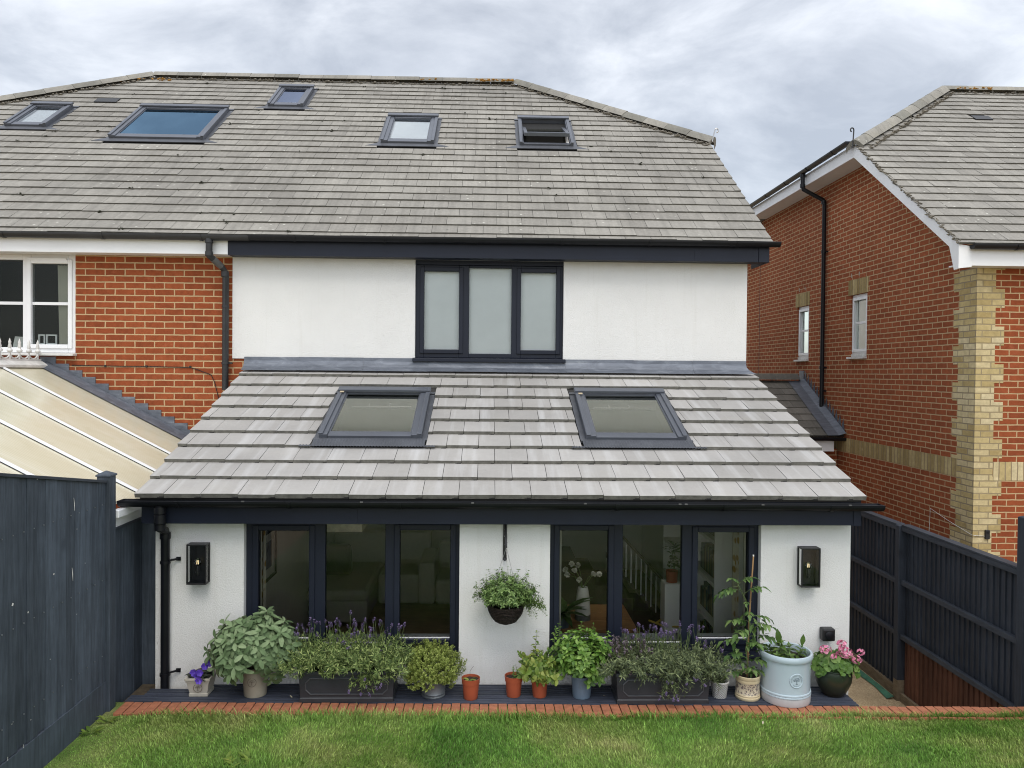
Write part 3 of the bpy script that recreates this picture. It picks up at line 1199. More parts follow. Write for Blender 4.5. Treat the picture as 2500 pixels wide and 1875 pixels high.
# white rendered half, with its bedroom window opening
b = MB()
b.box(-2.966, WY, 2.755, -0.862, WY + 0.30, 4.06)
b.box(0.872, WY, 2.745, 3.040, WY + 0.30, 4.06)
b.box(-0.862, WY, 2.60, 0.872, WY + 0.30, 2.767)
b.box(-0.862, WY, 3.925, 0.872, WY + 0.30, 4.06)
b.build('rendered_wall', M['render'], house)
b = MB()
b.prism([(3.04, 9.301, GZ), (3.04, 18.1, GZ), (3.04, 18.1, 4.2), (3.04, 16.0, 5.85), (3.04, 11.4, 5.85), (3.04, 9.301, 4.35)], (-0.28, 0, 0))
b.build('side_wall', M['render'], house)
# brick half and the wall below the render
b = MB()
b.box(-8.97, WY + 0.02, GZ, -6.49, WY + 0.32, 4.06)
b.box(-6.49, WY + 0.02, GZ, -4.762, WY + 0.32, 2.783)
b.box(-6.49, WY + 0.02, 3.948, -4.762, WY + 0.32, 4.06)
b.box(-4.762, WY + 0.02, GZ, -2.967, WY + 0.32, 4.06)
b.box(-2.967, WY + 0.02, GZ, -2.67, WY + 0.32, 2.754)
b.box(-2.67, WY + 0.02, 1.62, 3.04, WY + 0.32, 2.599)
b.build('brick_wall', M['brick_xz'], house)
b = MB()
b.prism([(-8.97, 9.341, GZ), (-8.97, 18.1, GZ), (-8.97, 18.1, 4.2), (-8.97, 16.0, 5.85), (-8.97, 11.4, 5.85), (-8.97, 9.341, 4.35)], (0.28, 0, 0))
b.box(-8.69, 17.8, GZ, 2.76, 18.1, 4.2)
b.build('outer_walls', M['brick_yz'], house)

# roof
excl = []
MAINWIN = [(-7.08, -6.48, 3.38, 4.30), (-5.42, -4.085, 2.96, 4.30), (-3.545, -2.985, 4.53, 5.48), (-1.573, -0.815, 2.96, 4.07), (0.425, 1.200, 2.96, 4.07)]
for (a, c, d, e) in MAINWIN:
    excl.append((a - 0.045, c + 0.045, d - 0.16, e - 0.02))
top, edge = tile_rows(PM, main_xr, S_RIDGE, 0.2255, 0.2945, 0.021, excl, 0.0, 0.0028, 0.004, 0.08, 0.006, 0.010, first=0.10)
build_tiles('roof_tiles', top, edge, [M['tile_old'], M['tile_edge']], house)
b = MB()
P = PM.p
b.add([P(-9.15, 0.03, -.012), P(3.22, 0.03, -.012), P(3.22, S_HIP, -.012), P(0.41, S_RIDGE, -.012), P(-5.86, S_RIDGE, -.012), P(-9.15, S_HIP, -.012)], [(0, 1, 2, 3, 4, 5)])
b.build('roof_underlay', M['tile_bed'], house)
b = MB()
ridge_y, ridge_z = P(0, S_RIDGE).y, P(0, S_RIDGE).z
yb, zb = 2 * ridge_y - P(0, S_HIP).y, P(0, S_HIP).z
ye, ze = 2 * ridge_y - 8.75, P(0, 0).z
b.add([(0.41, ridge_y, ridge_z), (-5.86, ridge_y, ridge_z), (-9.19, yb, zb), (-9.19, ye, ze), (3.25, ye, ze), (3.25, yb, zb)], [(0, 5, 4, 3, 2, 1)])
b.add([(0.41, ridge_y, ridge_z), (3.25, P(0, S_HIP).y, zb), (3.25, yb, zb)], [(0, 1, 2)])
b.add([(-5.86, ridge_y, ridge_z), (-9.19, yb, zb), (-9.19, P(0, S_HIP).y, zb)], [(0, 1, 2)])
b.build('far_slopes', M['tile_old'], house)
rm = MB()
up = Vector((0, 0, 1))
A0, A1 = P(-5.86, S_RIDGE, -0.005), P(0.41, S_RIDGE, -0.005)
for aa, bb in ((A0, A1), (A1 + Vector((0.02, 0, 0)), P(3.30, S_HIP - 0.03, -0.01)), (A0 - Vector((0.02, 0, 0)), P(-9.24, S_HIP - 0.03, -0.01))):
    q = cap_tiles(aa, bb, up, 0.125, 0.105)
    rm.add(q.v, q.f)
rm.build('ridge_tiles', M['ridge'], house, smooth=True)
# crumbling mortar under the ridge and hips
mm = MB()
r_ = random.Random(3)


def mortar_run(mb, a, b_, n, rad, sd):
    r = random.Random(sd)
    a, b_ = Vector(a), Vector(b_)
    for i in range(n):
        p = a.lerp(b_, r.random()) + Vector((r.uniform(-.02, .02), r.uniform(-.03, .0), r.uniform(-.02, .015)))
        q = rad * r.uniform(0.4, 1.25)
        vs = [p + Vector((dx * q * r.uniform(.8, 1.8), dy * q, dz * q * 0.7)) for dx, dy, dz in ((1, 0, 0), (-1, 0, 0), (0, 1, 0), (0, -1, 0), (0, 0, 1), (0, 0, -1))]
        mb.add(vs, [(0, 2, 4), (2, 1, 4), (1, 3, 4), (3, 0, 4), (2, 0, 5), (1, 2, 5), (3, 1, 5), (0, 3, 5)])


mortar_run(mm, P(-5.86, S_RIDGE - .13, .02), P(0.41, S_RIDGE - .13, .02), 200, 0.022, 1)
mortar_run(mm, P(0.38, S_RIDGE - .12, .02), P(3.2, S_HIP - .16, .02), 190, 0.024, 2)
mortar_run(mm, P(-5.83, S_RIDGE - .12, .02), P(-9.1, S_HIP - .16, .02), 160, 0.024, 3)
mm.build('ridge_mortar', M['mortar'], house)
lm = MB()
mortar_run(lm, P(-0.30, S_RIDGE - .06, .075), P(0.40, S_RIDGE - .05, .085), 60, 0.020, 4)
mortar_run(lm, P(-1.3, S_RIDGE - .06, .07), P(-0.9, S_RIDGE - .05, .075), 8, 0.02, 6)
mortar_run(lm, P(-6.35, S_RIDGE - .34, .03), P(-5.5, S_RIDGE - .22, .03), 18, 0.022, 5)
lm.build('lichen_patch', M['lichen'], house)
ms = MB()
r_ = random.Random(77)
for _ in range(90):
    row = r_.randint(0, 25)
    sx, xx_ = .10 + row * .2255 - .012, r_.uniform(-7.5, 3.0)
    lo_, hi_ = main_xr(sx)
    if not lo_ + .2 < xx_ < hi_ - .2 or any(a_ - .1 < xx_ < c_ + .1 and d_ - .2 < sx < e_ for a_, c_, d_, e_ in MAINWIN):
        continue
    for _k in range(r_.randint(1, 4)):
        mortar_run(ms, P(xx_ + r_.uniform(-.03, .03), sx, .012), P(xx_, sx, .02), 1, r_.uniform(.008, .02), r_.random())
struct(ms.build('moss_clumps', M['moss'], house), 'stuff')
# scrolled hip iron at the end of the hip
hi = MB()
hp = P(3.30, S_HIP - 0.05, 0.03)
pts = [hp + Vector((-.02, -.02, 0.0)), hp + Vector((0.0, -.02, 0.10)), hp + Vector((0.015, -.02, 0.155))]
for k in range(9):
    a = math.pi - k * math.pi * 1.5 / 8
    pts.append(hp + Vector((0.043 + 0.026 * math.cos(a), -.02, 0.165 + 0.03 * math.sin(a))))
hi.tube(pts, 0.009, 8)
hi.build('hip_iron', M['steel'], house, smooth=True)
# tile vent
v = MB()
PM.box(v, -6.30, -5.95, 4.60, 4.78, 0.012, 0.028)
v.build('tile_vent', M['black'], house)
for args, gm, lab, op in (
        (MAINWIN[0], 'glass_pale', 'small roof window next to the hip, pale sky in its glass', False),
        (MAINWIN[1], 'glass_blue', 'wide roof window with deep blue glass', False),
        (MAINWIN[2], 'glass_lilac', 'small roof window close under the ridge', False),
        (MAINWIN[3], 'glass_pale', 'roof window with a pale blind behind its glass', False),
        (MAINWIN[4], 'glass_roof', 'roof window tilted open on its pivots', True)):
    roof_window(house, PM, *args, M[gm], 'blind' if gm == 'glass_pale' else None, label=lab, opened=op, apron=0.085)  # the white blind by the hip is added to brighten that glass

# eaves of the white half: navy; of the brick half: white
b = MB()
b.box(-2.955, 8.80, 3.918, 3.10, 8.825, 4.115)
b.box(3.104, 8.796, 3.915, 3.226, 8.83, 4.115)
b.box(3.203, 8.831, 3.915, 3.226, 9.35, 4.115)
b.box(2.36, 8.795, 3.92, 2.43, 8.7995, 4.06)
b.build('navy_fascia', M['navy'], house, bevel=0.003)
b = MB()
b.box(-2.955, 8.826, 3.922, 3.202, 8.999, 3.940)
b.build('navy_soffit', M['navy'], house)
b = MB()
b.box(-9.19, 8.80, 3.925, -2.956, 8.825, 4.115)
b.build('white_fascia', M['upvc'], house, bevel=0.003)
b = MB()
b.box(-9.19, 8.826, 3.93, -2.956, 9.019, 3.948)
b.build('white_soffit', M['soffit'], house)
# verge of the gable end
b = MB()
b.prism([PM.p(3.235, 0.05, -.015), PM.p(3.235, S_HIP, -.015), PM.p(3.235, S_HIP, -.17), PM.p(3.235, 0.05, -.17)], (-0.02, 0, 0))
b.build('barge_board', M['navy'], house)
g = gutter_mb((-2.7, 8.735, 4.125), (3.315, 8.735, 4.135), 0.056, brackets=0.95)
g.build('gutter', M['gutter'], house)
g = gutter_mb((-9.2, 8.735, 4.135), (-2.701, 8.735, 4.122), 0.056, brackets=0.95)
g.build('gutter', M['gutter_old'], house)
g = MB()
g.tube([(-3.14, 8.735, 4.115), (-3.14, 8.735, 3.955), (-3.14, 8.74, 3.90), (-3.06, 8.90, 3.80), (-3.03, 8.955, 3.74), (-3.03, 8.955, 2.39)], 0.036, 14)
for p, q, h in (((-3.14, 8.735, 4.07), 0.045, 0.06), ((-3.14, 8.735, 3.92), 0.043, 0.05), ((-3.035, 8.95, 3.72), 0.043, 0.06), ((-3.03, 8.955, 3.35), 0.041, 0.02), ((-3.03, 8.955, 2.70), 0.043, 0.03)):
    collar(g, p, q, h)
g.box(-2.99, 8.96, 2.69, -2.955, 8.985, 2.71)
dp = g.build('downpipe', M['gutter_old'], house, smooth=True)
g = MB()
g.tube([(-3.117, 8.785, 3.872), (-3.062, 8.895, 3.803)], 0.0375, 14)
g.build('pipe_elbow', M['pipe_grey'], dp, smooth=True)

# windows
casement(house, 'window', -0.862, 0.872, 2.789, 3.872, 9.06,
         [(-0.763, -0.353, 2.883, 3.800), (-0.235, 0.263, 2.838, 3.845), (0.374, 0.790, 2.884, 3.797)],
         M['frame'], M['glass_up'], (0, 2), (-0.885, 0.897, 2.738, 2.788, 8.945, 9.06, M['frame']), label='three-light anthracite bedroom window with white blinds down')
b = MB()
b.box(-0.862, 9.03, 3.873, 0.872, 9.13, 3.924)
for x in (-0.68, 0.455):
    b.box(x, 9.052, 3.836, x + 0.25, 9.0595, 3.846)
b.build('window_head', M['frame'], house)
b = MB()
b.box(-0.85, 9.135, 2.76, 0.86, 9.139, 3.92)
b.build('window_blind', M['blind'], house)
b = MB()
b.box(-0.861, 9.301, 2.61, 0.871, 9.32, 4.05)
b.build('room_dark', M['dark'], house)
wl = casement(house, 'window', -6.49, -4.762, 2.800, 3.945, 9.05,
              [(-6.385, -5.965, 2.895, 3.830), (-5.885, -5.375, 2.860, 3.868), (-5.277, -4.858, 2.897, 3.828)],
              M['upvc'], M['glass_left'], (0, 2), (-6.53, -4.745, 2.765, 2.799, 8.93, 9.05, M['upvc_dirty']), label='white plastic window with glazing bars in the brick half')
b = MB()
for x0, x1 in ((-6.385, -5.965), (-5.885, -5.375), (-5.277, -4.858)):
    b.box(x0 + .001, 9.066, 3.352, x1 - .001, 9.086, 3.386)
b.box(-5.31, 9.028, 3.868, -4.87, 9.033, 3.888)
b.build('glazing_bar', M['upvc'], wl)
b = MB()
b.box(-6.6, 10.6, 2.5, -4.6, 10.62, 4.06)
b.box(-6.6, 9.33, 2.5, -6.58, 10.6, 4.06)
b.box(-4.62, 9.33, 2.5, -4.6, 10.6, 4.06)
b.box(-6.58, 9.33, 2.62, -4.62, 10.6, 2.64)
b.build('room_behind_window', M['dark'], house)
b = MB()
for k in range(10):
    a0, a1 = -5.01 + k * 0.017, -5.01 + (k + 1) * 0.017
    o0, o1 = (0.02, -0.02) if k % 2 else (-0.02, 0.02)
    sq = 0.055 if k < 5 else 0
    b.quad((a0 + sq * .4, 9.125 + o0, 2.80), (a1 + sq * .4, 9.125 + o1, 2.80), (a1, 9.125 + o1, 3.82), (a0, 9.125 + o0, 3.82))
b.build('window_curtain', M['curtain_plain'], house)
b = MB()
for x0, x1 in ((-5.24, -5.165), (-5.15, -5.03)):
    ring(b, x0 + .014, x1 - .014, 2.914, 3.0, 0.014, 9.12, 9.135)
tag(b.build('photo_frame', M['upvc']), 'small white folding photo frame on the inside sill of the white window', 'photo frame')
b = MB()
for (x, w) in ((-5.76, .03), (-5.55, .19)):
    b.prism([(x, 9.13, 2.80), (x + w, 9.13, 2.80), (x + w, 9.16, 2.98), (x + 0.02, 9.16, 2.99)], (0, 0.012, 0))
b.build('white_ornament', M['upvc_dirty'])
tag(bpy.data.objects['white_ornament'], 'white cards standing inside the white window above the conservatory ridge', 'cards')

# old cable clipped along the brick
b = MB()
b.tube([(-4.80, 9.012, 2.659), (-4.2, 9.012, 2.651), (-3.9, 9.012, 2.652), (-3.45, 9.012, 2.644), (-3.38, 9.012, 2.625), (-3.21, 9.012, 2.56), (-3.17, 9.012, 2.47), (-3.13, 9.012, 2.31), (-3.125, 9.012, 2.22)], 0.0045, 6)
for x in (-4.42, -3.95, -3.45):
    b.box(x - .01, 9.0, 2.643, x + .01, 9.019, 2.664)
b.build('wall_cable', M['black'], house)


# ------------------------------------------------------------------ rear extension
EY = 6.45
ext = thing('rear_extension', 'low white rendered rear extension with navy windows and a lean-to roof of new grey tiles', 'extension', (0.17, EY, 0))
TH = 0.036
PE = Plane(6.2287 + TH * math.sin(R(20.5)), 1.6245 - TH * math.cos(R(20.5)), 20.5)
EX0, EX1 = -2.826, 3.124
b = MB()
b.box(-2.75, EY, GZ, -2.025, EY + 0.27, 1.42)
b.box(-0.231, EY, GZ, 0.531, EY + 0.27, 1.42)
b.box(2.328, EY, GZ, 3.10, EY + 0.27, 1.42)
b.box(-2.025, EY, GZ, -0.231, EY + 0.27, 0.207)
b.box(0.531, EY, GZ, 2.328, EY + 0.27, 0.200)
b.box(-2.025, EY + .001, 1.365, -0.231, EY + 0.27, 1.42)
b.box(0.531, EY + .001, 1.365, 2.328, EY + 0.27, 1.42)
b.build('rendered_wall', M['render'], ext)
b = MB()
for x0 in (-2.75, 3.10 - 0.27):
    b.prism([(x0, EY + .271, GZ), (x0, 8.999, GZ), (x0, 8.999, 2.42), (x0, EY + .271, 1.52)], (0.27, 0, 0))
b.build('side_wall', M['render'], ext)

HOLES = [(-1.53, -0.69, 1.12, 2.18), (1.0, 1.82, 1.12, 2.18)]
EEX = [(-1.635, -0.570, 0.90, 2.30), (0.868, 1.935, 0.90, 2.30)]
top, edge = tile_rows(PE, lambda s: (EX0, EX1), 2.93, 0.3040, 0.2953, TH, EEX, 0.0, 0.0030, 0.0045, 0.061, 0.0, 0.0)
build_tiles('roof_tiles', top, edge, [M['tile_new'], M['tile_edge_new']], ext)
# interlock notches in the cut edges
nm = MB()
for i in range(10):
    off = (i % 2) * 0.2953 * 0.5 + 0.061
    k = -12
    while k < 14:
        x = off + k * 0.2953
        k += 1
        if x < EX0 + .03 or x > EX1 - .03:
            continue
        s = i * 0.304
        if any(a < x < c and d <= s < e for a, c, d, e in EEX):
            continue
        PE.box(nm, x - 0.036, x - 0.002, s - 0.004, s + 0.002, -0.001, 0.012)
        PE.box(nm, x - 0.052, x - 0.036, s - 0.004, s + 0.002, -0.001, 0.006)
nm.build('tile_notches', M['tile_bed'], ext)


def holed(mb, pl, x0, x1, s0, s1, holes, h0, h1):
    ha, hb = min(h[2] for h in holes), max(h[3] for h in holes)
    pl.box(mb, x0, x1, s0, ha, h0, h1)
    pl.box(mb, x0, x1, hb, s1, h0, h1)
    cur = x0
    for h in sorted(holes):
        pl.box(mb, cur, h[0], ha, hb, h0, h1)
        cur = h[1]
    pl.box(mb, cur, x1, ha, hb, h0, h1)


b = MB()
holed(b, PE, EX0 + 0.03, EX1 - 0.03, 0.02, 2.93, HOLES, -0.03, -0.006)
b.build('roof_underlay', M['tile_bed'], ext)
b = MB()
holed(b, PE, -2.47, 2.82, 0.42, 2.955, HOLES, -0.17, -0.15)
b.box(-2.47, 8.982, 1.56, 2.82, 9.0185, 2.45)
b.box(-2.47, 9.36, 1.56, 2.82, 13.6, 1.58)
for h in HOLES:
    a, c, d, e = h
    PE.box(b, a - .015, a - .0005, d, e, -0.1495, -0.0305)
    PE.box(b, c + .0005, c + .015, d, e, -0.1495, -0.0305)
b.build('ceiling', M['plaster'], ext)
b = MB()
for xa in (-2.479, 2.821):
    b.prism([(xa, EY + .271, -.90), (xa, 9.0, -.90), (xa, 9.0, 2.46), (xa, EY + .271, 1.54)], (0.008, 0, 0))
    b.box(xa, 9.001, -0.90, xa + .008, 13.6, 1.58)
b.box(-2.48, 13.6, -0.90, 2.83, 13.62, 1.6)
b.build('inner_wall', M['plaster'], ext)
b = MB()
b.box(-2.5, EY + 0.27, -0.92, 2.85, 13.6, -0.88)
b.build('inner_floor', M['floorboard'], ext)

roof_window(ext, PE, -1.580, -0.625, 1.065, 2.180, M['glass_roof'], glass_rect=(-1.500, -0.720, 1.150, 2.120), flash_side=0.052, apron=0.178, corrugated=True, label='left roof window of the extension')
roof_window(ext, PE, 0.932, 1.883, 1.065, 2.200, M['glass_roof'], glass_rect=(1.020, 1.796, 1.160, 2.130), flash_side=0.055, apron=0.178, corrugated=True, label='right roof window of the extension')
b = MB()
for x in (-1.575, 0.945):
    PE.box(b, x + .012, x + .055, 2.06, 2.09, 0.088, 0.094)
b.build('maker_plate', M['brass'], ext)

# lead where the lean-to meets the house
lead = MB()
prof = [(8.986, 2.775), (8.984, 2.735), (8.972, 2.700), (8.945, 2.668), (8.90, 2.640), (8.862, 2.622)]
xs = [-2.825, -2.2, -1.45, -0.7, 0.1, 0.9, 1.7, 2.4, 3.035]
for (y0, z0), (y1, z1) in zip(prof[:-1], prof[1:]):
    f0 = 0.0 if y0 > 8.975 else (8.975 - y0) * 0.78
    f1 = 0.0 if y1 > 8.975 else (8.975 - y1) * 0.78
    for i, (xa, xb) in enumerate(zip(xs[:-1], xs[1:])):
        ra, rb = (f0, f1) if i == len(xs) - 2 else (0, 0)
        lo = 0.0025 if i % 2 else 0.0
        lead.quad((xa, y1 - lo, z1 + lo), (xb + rb, y1 - lo, z1 + lo), (xb + ra, y0 - lo, z0 + lo), (xa, y0 - lo, z0 + lo))
lead.build('lead_flashing', M['lead'], ext, smooth=True)

b = MB()
b.box(-2.80, 6.30, 1.370, 3.045, 6.322, 1.585)
b.box(3.048, 6.297, 1.367, 3.112, 6.325, 1.585)
b.box(-1.12, 6.296, 1.372, -1.06, 6.2995, 1.50)
b.build('navy_fascia', M['navy'], ext, bevel=0.003)
b = MB()
b.box(-2.80, 6.3225, 1.385, 3.11, 6.4495, 1.400)
b.build('navy_soffit', M['navy'], ext)
b = MB()
b.prism([PE.p(3.108, 0.06, -.035), PE.p(3.108, 2.9, -.035), PE.p(3.108, 2.9, -.17), PE.p(3.108, 0.06, -.17)], (-0.007, 0, 0))
b.prism([PE.p(-2.752, 0.06, -.035), PE.p(-2.752, 2.9, -.035), PE.p(-2.752, 2.9, -.17), PE.p(-2.752, 0.06, -.17)], (-0.02, 0, 0))
b.build('barge_board', M['navy'], ext)
g = gutter_mb((-2.935, 6.236, 1.572), (3.25, 6.236, 1.556), 0.056, brackets=0.86)
gu = g.build('gutter', M['gutter'], ext)
g = MB()
for x in (-1.96, -1.02, -0.13, 0.78, 1.55, 1.60, 2.23, 2.95):
    g.box(x, 6.172, 1.563 - x * 0.0026, x + 0.022, 6.182, 1.572 - x * 0.0026)
g.build('gutter_clip', M['pipe_grey'], gu)
g = MB()
g.tube([(-2.625, 6.236, 1.56), (-2.625, 6.236, 1.40), (-2.630, 6.245, 1.345), (-2.648, 6.385, 1.295), (-2.652, 6.405, 1.24), (-2.652, 6.405, -0.07)], 0.035, 14)
for p, q, h in (((-2.625, 6.236, 1.49), 0.045, 0.05), ((-2.625, 6.236, 1.42), 0.046, 0.07), ((-2.628, 6.246, 1.352), 0.043, 0.05), ((-2.652, 6.405, 1.25), 0.043, 0.05), ((-2.652, 6.405, 1.03), 0.042, 0.022), ((-2.652, 6.405, 0.10), 0.042, 0.022)):
    collar(g, p, q, h)
for z in (1.045, 0.115):
    g.tube([(-2.615, 6.40, z), (-2.575, 6.425, z + .004), (-2.555, 6.448, z + .006)], 0.009, 6)
    g.box(-2.575, 6.435, z - .010, -2.54, 6.4495, z + .020)
g.build('downpipe', M['gutter'], ext, smooth=True)

casement(ext, 'window', -2.024, -0.232, 0.250, 1.364, 6.51,
         [(-1.922, -1.497, 0.355, 1.273), (-1.364, -0.860, 0.315, 1.331), (-0.737, -0.311, 0.356, 1.281)],
         M['frame'], M['glass'], (0, 2), (-2.02, -0.236, 0.208, 0.249, 6.425, 6.51, M['frame']), label='left three-light navy window of the extension', bead=M['upvc'])
casement(ext, 'window', 0.532, 2.327, 0.245, 1.364, 6.51,
         [(0.617, 1.034, 0.352, 1.281), (1.159, 1.667, 0.315, 1.335), (1.801, 2.240, 0.350, 1.269)],
         M['frame'], M['glass'], (0, 2), (0.535, 2.350, 0.201, 0.244, 6.40, 6.51, M['frame']), label='right three-light navy window of the extension', bead=M['upvc'])
b = MB()
for x0, x1 in ((-2.02, -0.236), (0.536, 2.323)):
    b.box(x0, 6.60, 0.26, x1, 6.80, 0.300)
b.build('window_board', M['upvc'], ext)

# ------------------------------------------------------------------ rooms behind the glass
sofa = thing('corner_sofa', 'pale grey corner sofa seen through the left navy window', 'sofa', (-1.9, 11.3, -0.88))
s = MB()
s.box(-2.42, 10.45, -0.80, -1.62, 12.2, -0.50)
s.build('base', M['sofa'], sofa, bevel=0.03)
s = MB()
s.box(-2.44, 10.40, -0.495, -1.60, 12.0, -0.34)
s.build('seat', M['sofa'], sofa, bevel=0.06)
s = MB()
s.box(-2.44, 12.3, -0.80, -0.9, 12.6, 0.05)
s.box(-1.6, 11.3, -0.80, -0.9, 12.29, -0.36)
s.build('backrest', M['sofa'], sofa, bevel=0.05)
s = MB()
s.prism([(-2.40, 11.1, -0.33), (-1.95, 11.1, -0.33), (-2.0, 11.3, 0.06), (-2.40, 11.35, 0.08)], (0, 0.16, 0))
s.build('cushion', M['sofa_dark'], sofa, bevel=0.05)
sofa2 = thing('sofa', 'low pale sofa against the far wall behind the left navy window', 'sofa', (-0.2, 11.6, -0.88))
s = MB()
s.box(-0.75, 11.2, -0.78, 0.7, 12.0, -0.42)
s.build('seat', M['sofa'], sofa2, bevel=0.05)
s = MB()
s.box(-0.75, 12.001, -0.78, 0.7, 12.2, -0.02)
s.build('backrest', M['sofa'], sofa2, bevel=0.05)
s = MB()
s.box(-1.0, 11.2, -0.78, -0.76, 12.2, -0.16)
s.build('arm', M['sofa'], sofa2, bevel=0.05)

pic = thing('picture_frame', 'black framed grey print on the white side wall behind the left window', 'picture', (-2.46, 8.0, 1.0))
s = MB()
y0, y1, z0, z1 = 8.15, 9.00, 0.26, 0.82
s.box(-2.47, y0, z0, -2.445, y0 + .03, z1)
s.box(-2.47, y1 - .03, z0, -2.445, y1, z1)
s.box(-2.47, y0 + .03, z0, -2.445, y1 - .03, z0 + .03)
s.box(-2.47, y0 + .03, z1 - .03, -2.445, y1 - .03, z1)
s.build('frame', M['black'], pic)
s = MB()
s.box(-2.470, y0 + .03, z0 + .03, -2.462, y1 - .03, z1 - .03)
s.build('mount', M['plaster'], pic)
s = MB()
s.box(-2.4615, y0 + .15, z0 + .13, -2.458, y1 - .15, z1 - .13)
s.build('print', M['art'], pic)


def curtain(x0, x1, y, z0, z1, mat, label, folds=5, depth=0.035):
    mb = MB()
    n = folds * 4
    for k in range(n):
        a, c = x0 + (x1 - x0) * k / n, x0 + (x1 - x0) * (k + 1) / n
        o0, o1 = depth * math.sin(k * math.pi / 2), depth * math.sin((k + 1) * math.pi / 2)
        mb.quad((a, y + o0, z0), (c, y + o1, z0), (c, y + o1, z1), (a, y + o0, z1))
    return tag(mb.build('curtain', mat, smooth=True), label, 'curtain')


curtain(-2.15, -2.008, 6.90, -0.6, 1.38, M['curtain_plain'], 'narrow edge of cream curtain at the left side of the left window', 2)
curtain(-2.12, -2.003, 7.02, -0.6, 1.38, M['curtain'], 'ochre patterned curtain edge beside the framed print', 2)
curtain(0.55, 0.672, 6.90, -0.6, 1.38, M['curtain_plain'], 'cream curtain edge left of the white vase', 2)
curtain(2.345, 2.60, 6.95, -0.6, 1.38, M['curtain_plain'], 'cream pleated curtain at the right end of the right window', 4)
curtain(2.28, 2.335, 7.05, -0.6, 1.38, M['curtain'], 'ochre patterned curtain in front of the bookcase', 2)

tb = thing('dining_table', 'pine plank dining table inside the right window', 'table', (1.1, 8.3, -0.88))
s = MB()
for k in range(5):
    ya = 7.55 + k * 0.30
    s.box(0.35, ya, -0.16, 1.62, ya + 0.294, -0.12)
s.build('tabletop', M['table'], tb, bevel=0.004)
for (x, y) in ((0.45, 7.65), (1.52, 7.65), (0.45, 8.95), (1.52, 8.95)):
    s = MB()
    s.box(x - .04, y - .04, -0.88, x + .04, y + .04, -0.161)
    s.build('leg', M['table'], tb)
vs = thing('flower_vase', 'white tapered vase of white flowers on the dining table', 'vase', (1.07, 8.5, -0.12))
s = MB()
s.lathe([(0.0, 0.0), (0.088, 0.0), (0.086, 0.10), (0.075, 0.24), (0.06, 0.33), (0.052, 0.36), (0.046, 0.36), (0.044, 0.30)], (1.07, 8.5, -0.12), 24)
s.build('body', M['vase'], vs, smooth=True)
s = MB()
s.lathe([(0.0885, 0.001), (0.0875, 0.06)], (1.07, 8.5, -0.12), 24)
s.build('foot', M['zinc'], vs, smooth=True)
fl, st = MB(), MB()
rng.seed(21)
for (dx, dz) in ((-.20, .56), (-.13, .62), (-.10, .55), (-.04, .44), (.12, .50), (.18, .50), (-.18, .50), (-.06, .60)):
    c = Vector((1.07 + dx, 8.5 + U(-.05, .05), -0.12 + dz))
    st.tube([(1.07, 8.5, 0.22), (1.07 + dx * .5, 8.5, 0.10 + dz * .5), c], 0.004, 5)
    for _ in range(26):
        d = rdir()
        fl.leaf(c, d + Vector((0, -.3, .2)), rdir(), 0.036, 0.034, 0.3, 0.2)
fl.build('flower', M['whitepetal'], vs)
st.build('stem', M['stem'], vs)
hp2 = thing('houseplant', 'leafy green pot plant on the dining table beside the vase', 'houseplant', (0.82, 8.25, -0.12))
s = MB()
s.lathe([(0, 0), (0.07, 0), (0.09, 0.12), (0.08, 0.12), (0.078, 0.10), (0, 0.10)], (0.82, 8.25, -0.12), 20)
s.build('pot', M['bluegrey'], hp2, smooth=True)
s = MB()
for _ in range(26):
    a = U(0, 6.28)
    d = Vector((math.cos(a) * U(.4, 1), math.sin(a) * U(.4, 1), U(.3, 1.3)))
    s.leaf((0.82, 8.25, 0.0), d, (0, 0, 1), U(.2, .34), U(.07, .1), 0.7, 0.2)
s.build('foliage', M['house_leaf'], hp2)


def rattan_chair(x, y, rot, label):
    t = thing('loop_chair', label, 'chair', (x, y, -0.88), group='yellow loop-back chairs')
    c, s_ = math.cos(rot), math.sin(rot)

    def W(px, py, pz):
        return (x + px * c - py * s_, y + px * s_ + py * c, -0.88 + pz)
    m = MB()
    m.lathe([(0, 0.43), (0.20, 0.43), (0.21, 0.45), (0.20, 0.47), (0, 0.47)], (x, y, -0.88), 20)
    m.build('seat', M['rattan'], t, smooth=True)
    m = MB()
    m.tube([W(-.24, .05, .62), W(-.25, .18, .68), W(-.12, .26, .78), W(.12, .26, .78), W(.25, .18, .68), W(.24, .05, .62)], 0.014, 8)
    m.tube([W(-.24, -.05, .66), W(0, -.0, .66), W(.22, .2, .70)], 0.012, 8)
    m.tube([W(-.10, .25, .77), W(0, .22, .56), W(.14, .18, .47)], 0.012, 8)
    m.tube([W(.10, .25, .77), W(.0, .22, .56), W(-.14, .18, .47)], 0.012, 8)
    m.build('backrest', M['rattan'], t, smooth=True)
    for (px, py) in ((-.17, -.17), (.17, -.17), (-.17, .17), (.17, .17)):
        m = MB()
        m.tube([W(px * .8, py * .8, .43), W(px * 1.15, py * 1.15, 0)], 0.013, 8)
        m.build('leg', M['rattan'], t, smooth=True)


rattan_chair(2.0, 8.55, R(-70), 'yellow loop-back chair drawn up to the right side of the table')
rattan_chair(0.05, 8.35, R(80), 'yellow loop-back chair at the left end of the table')

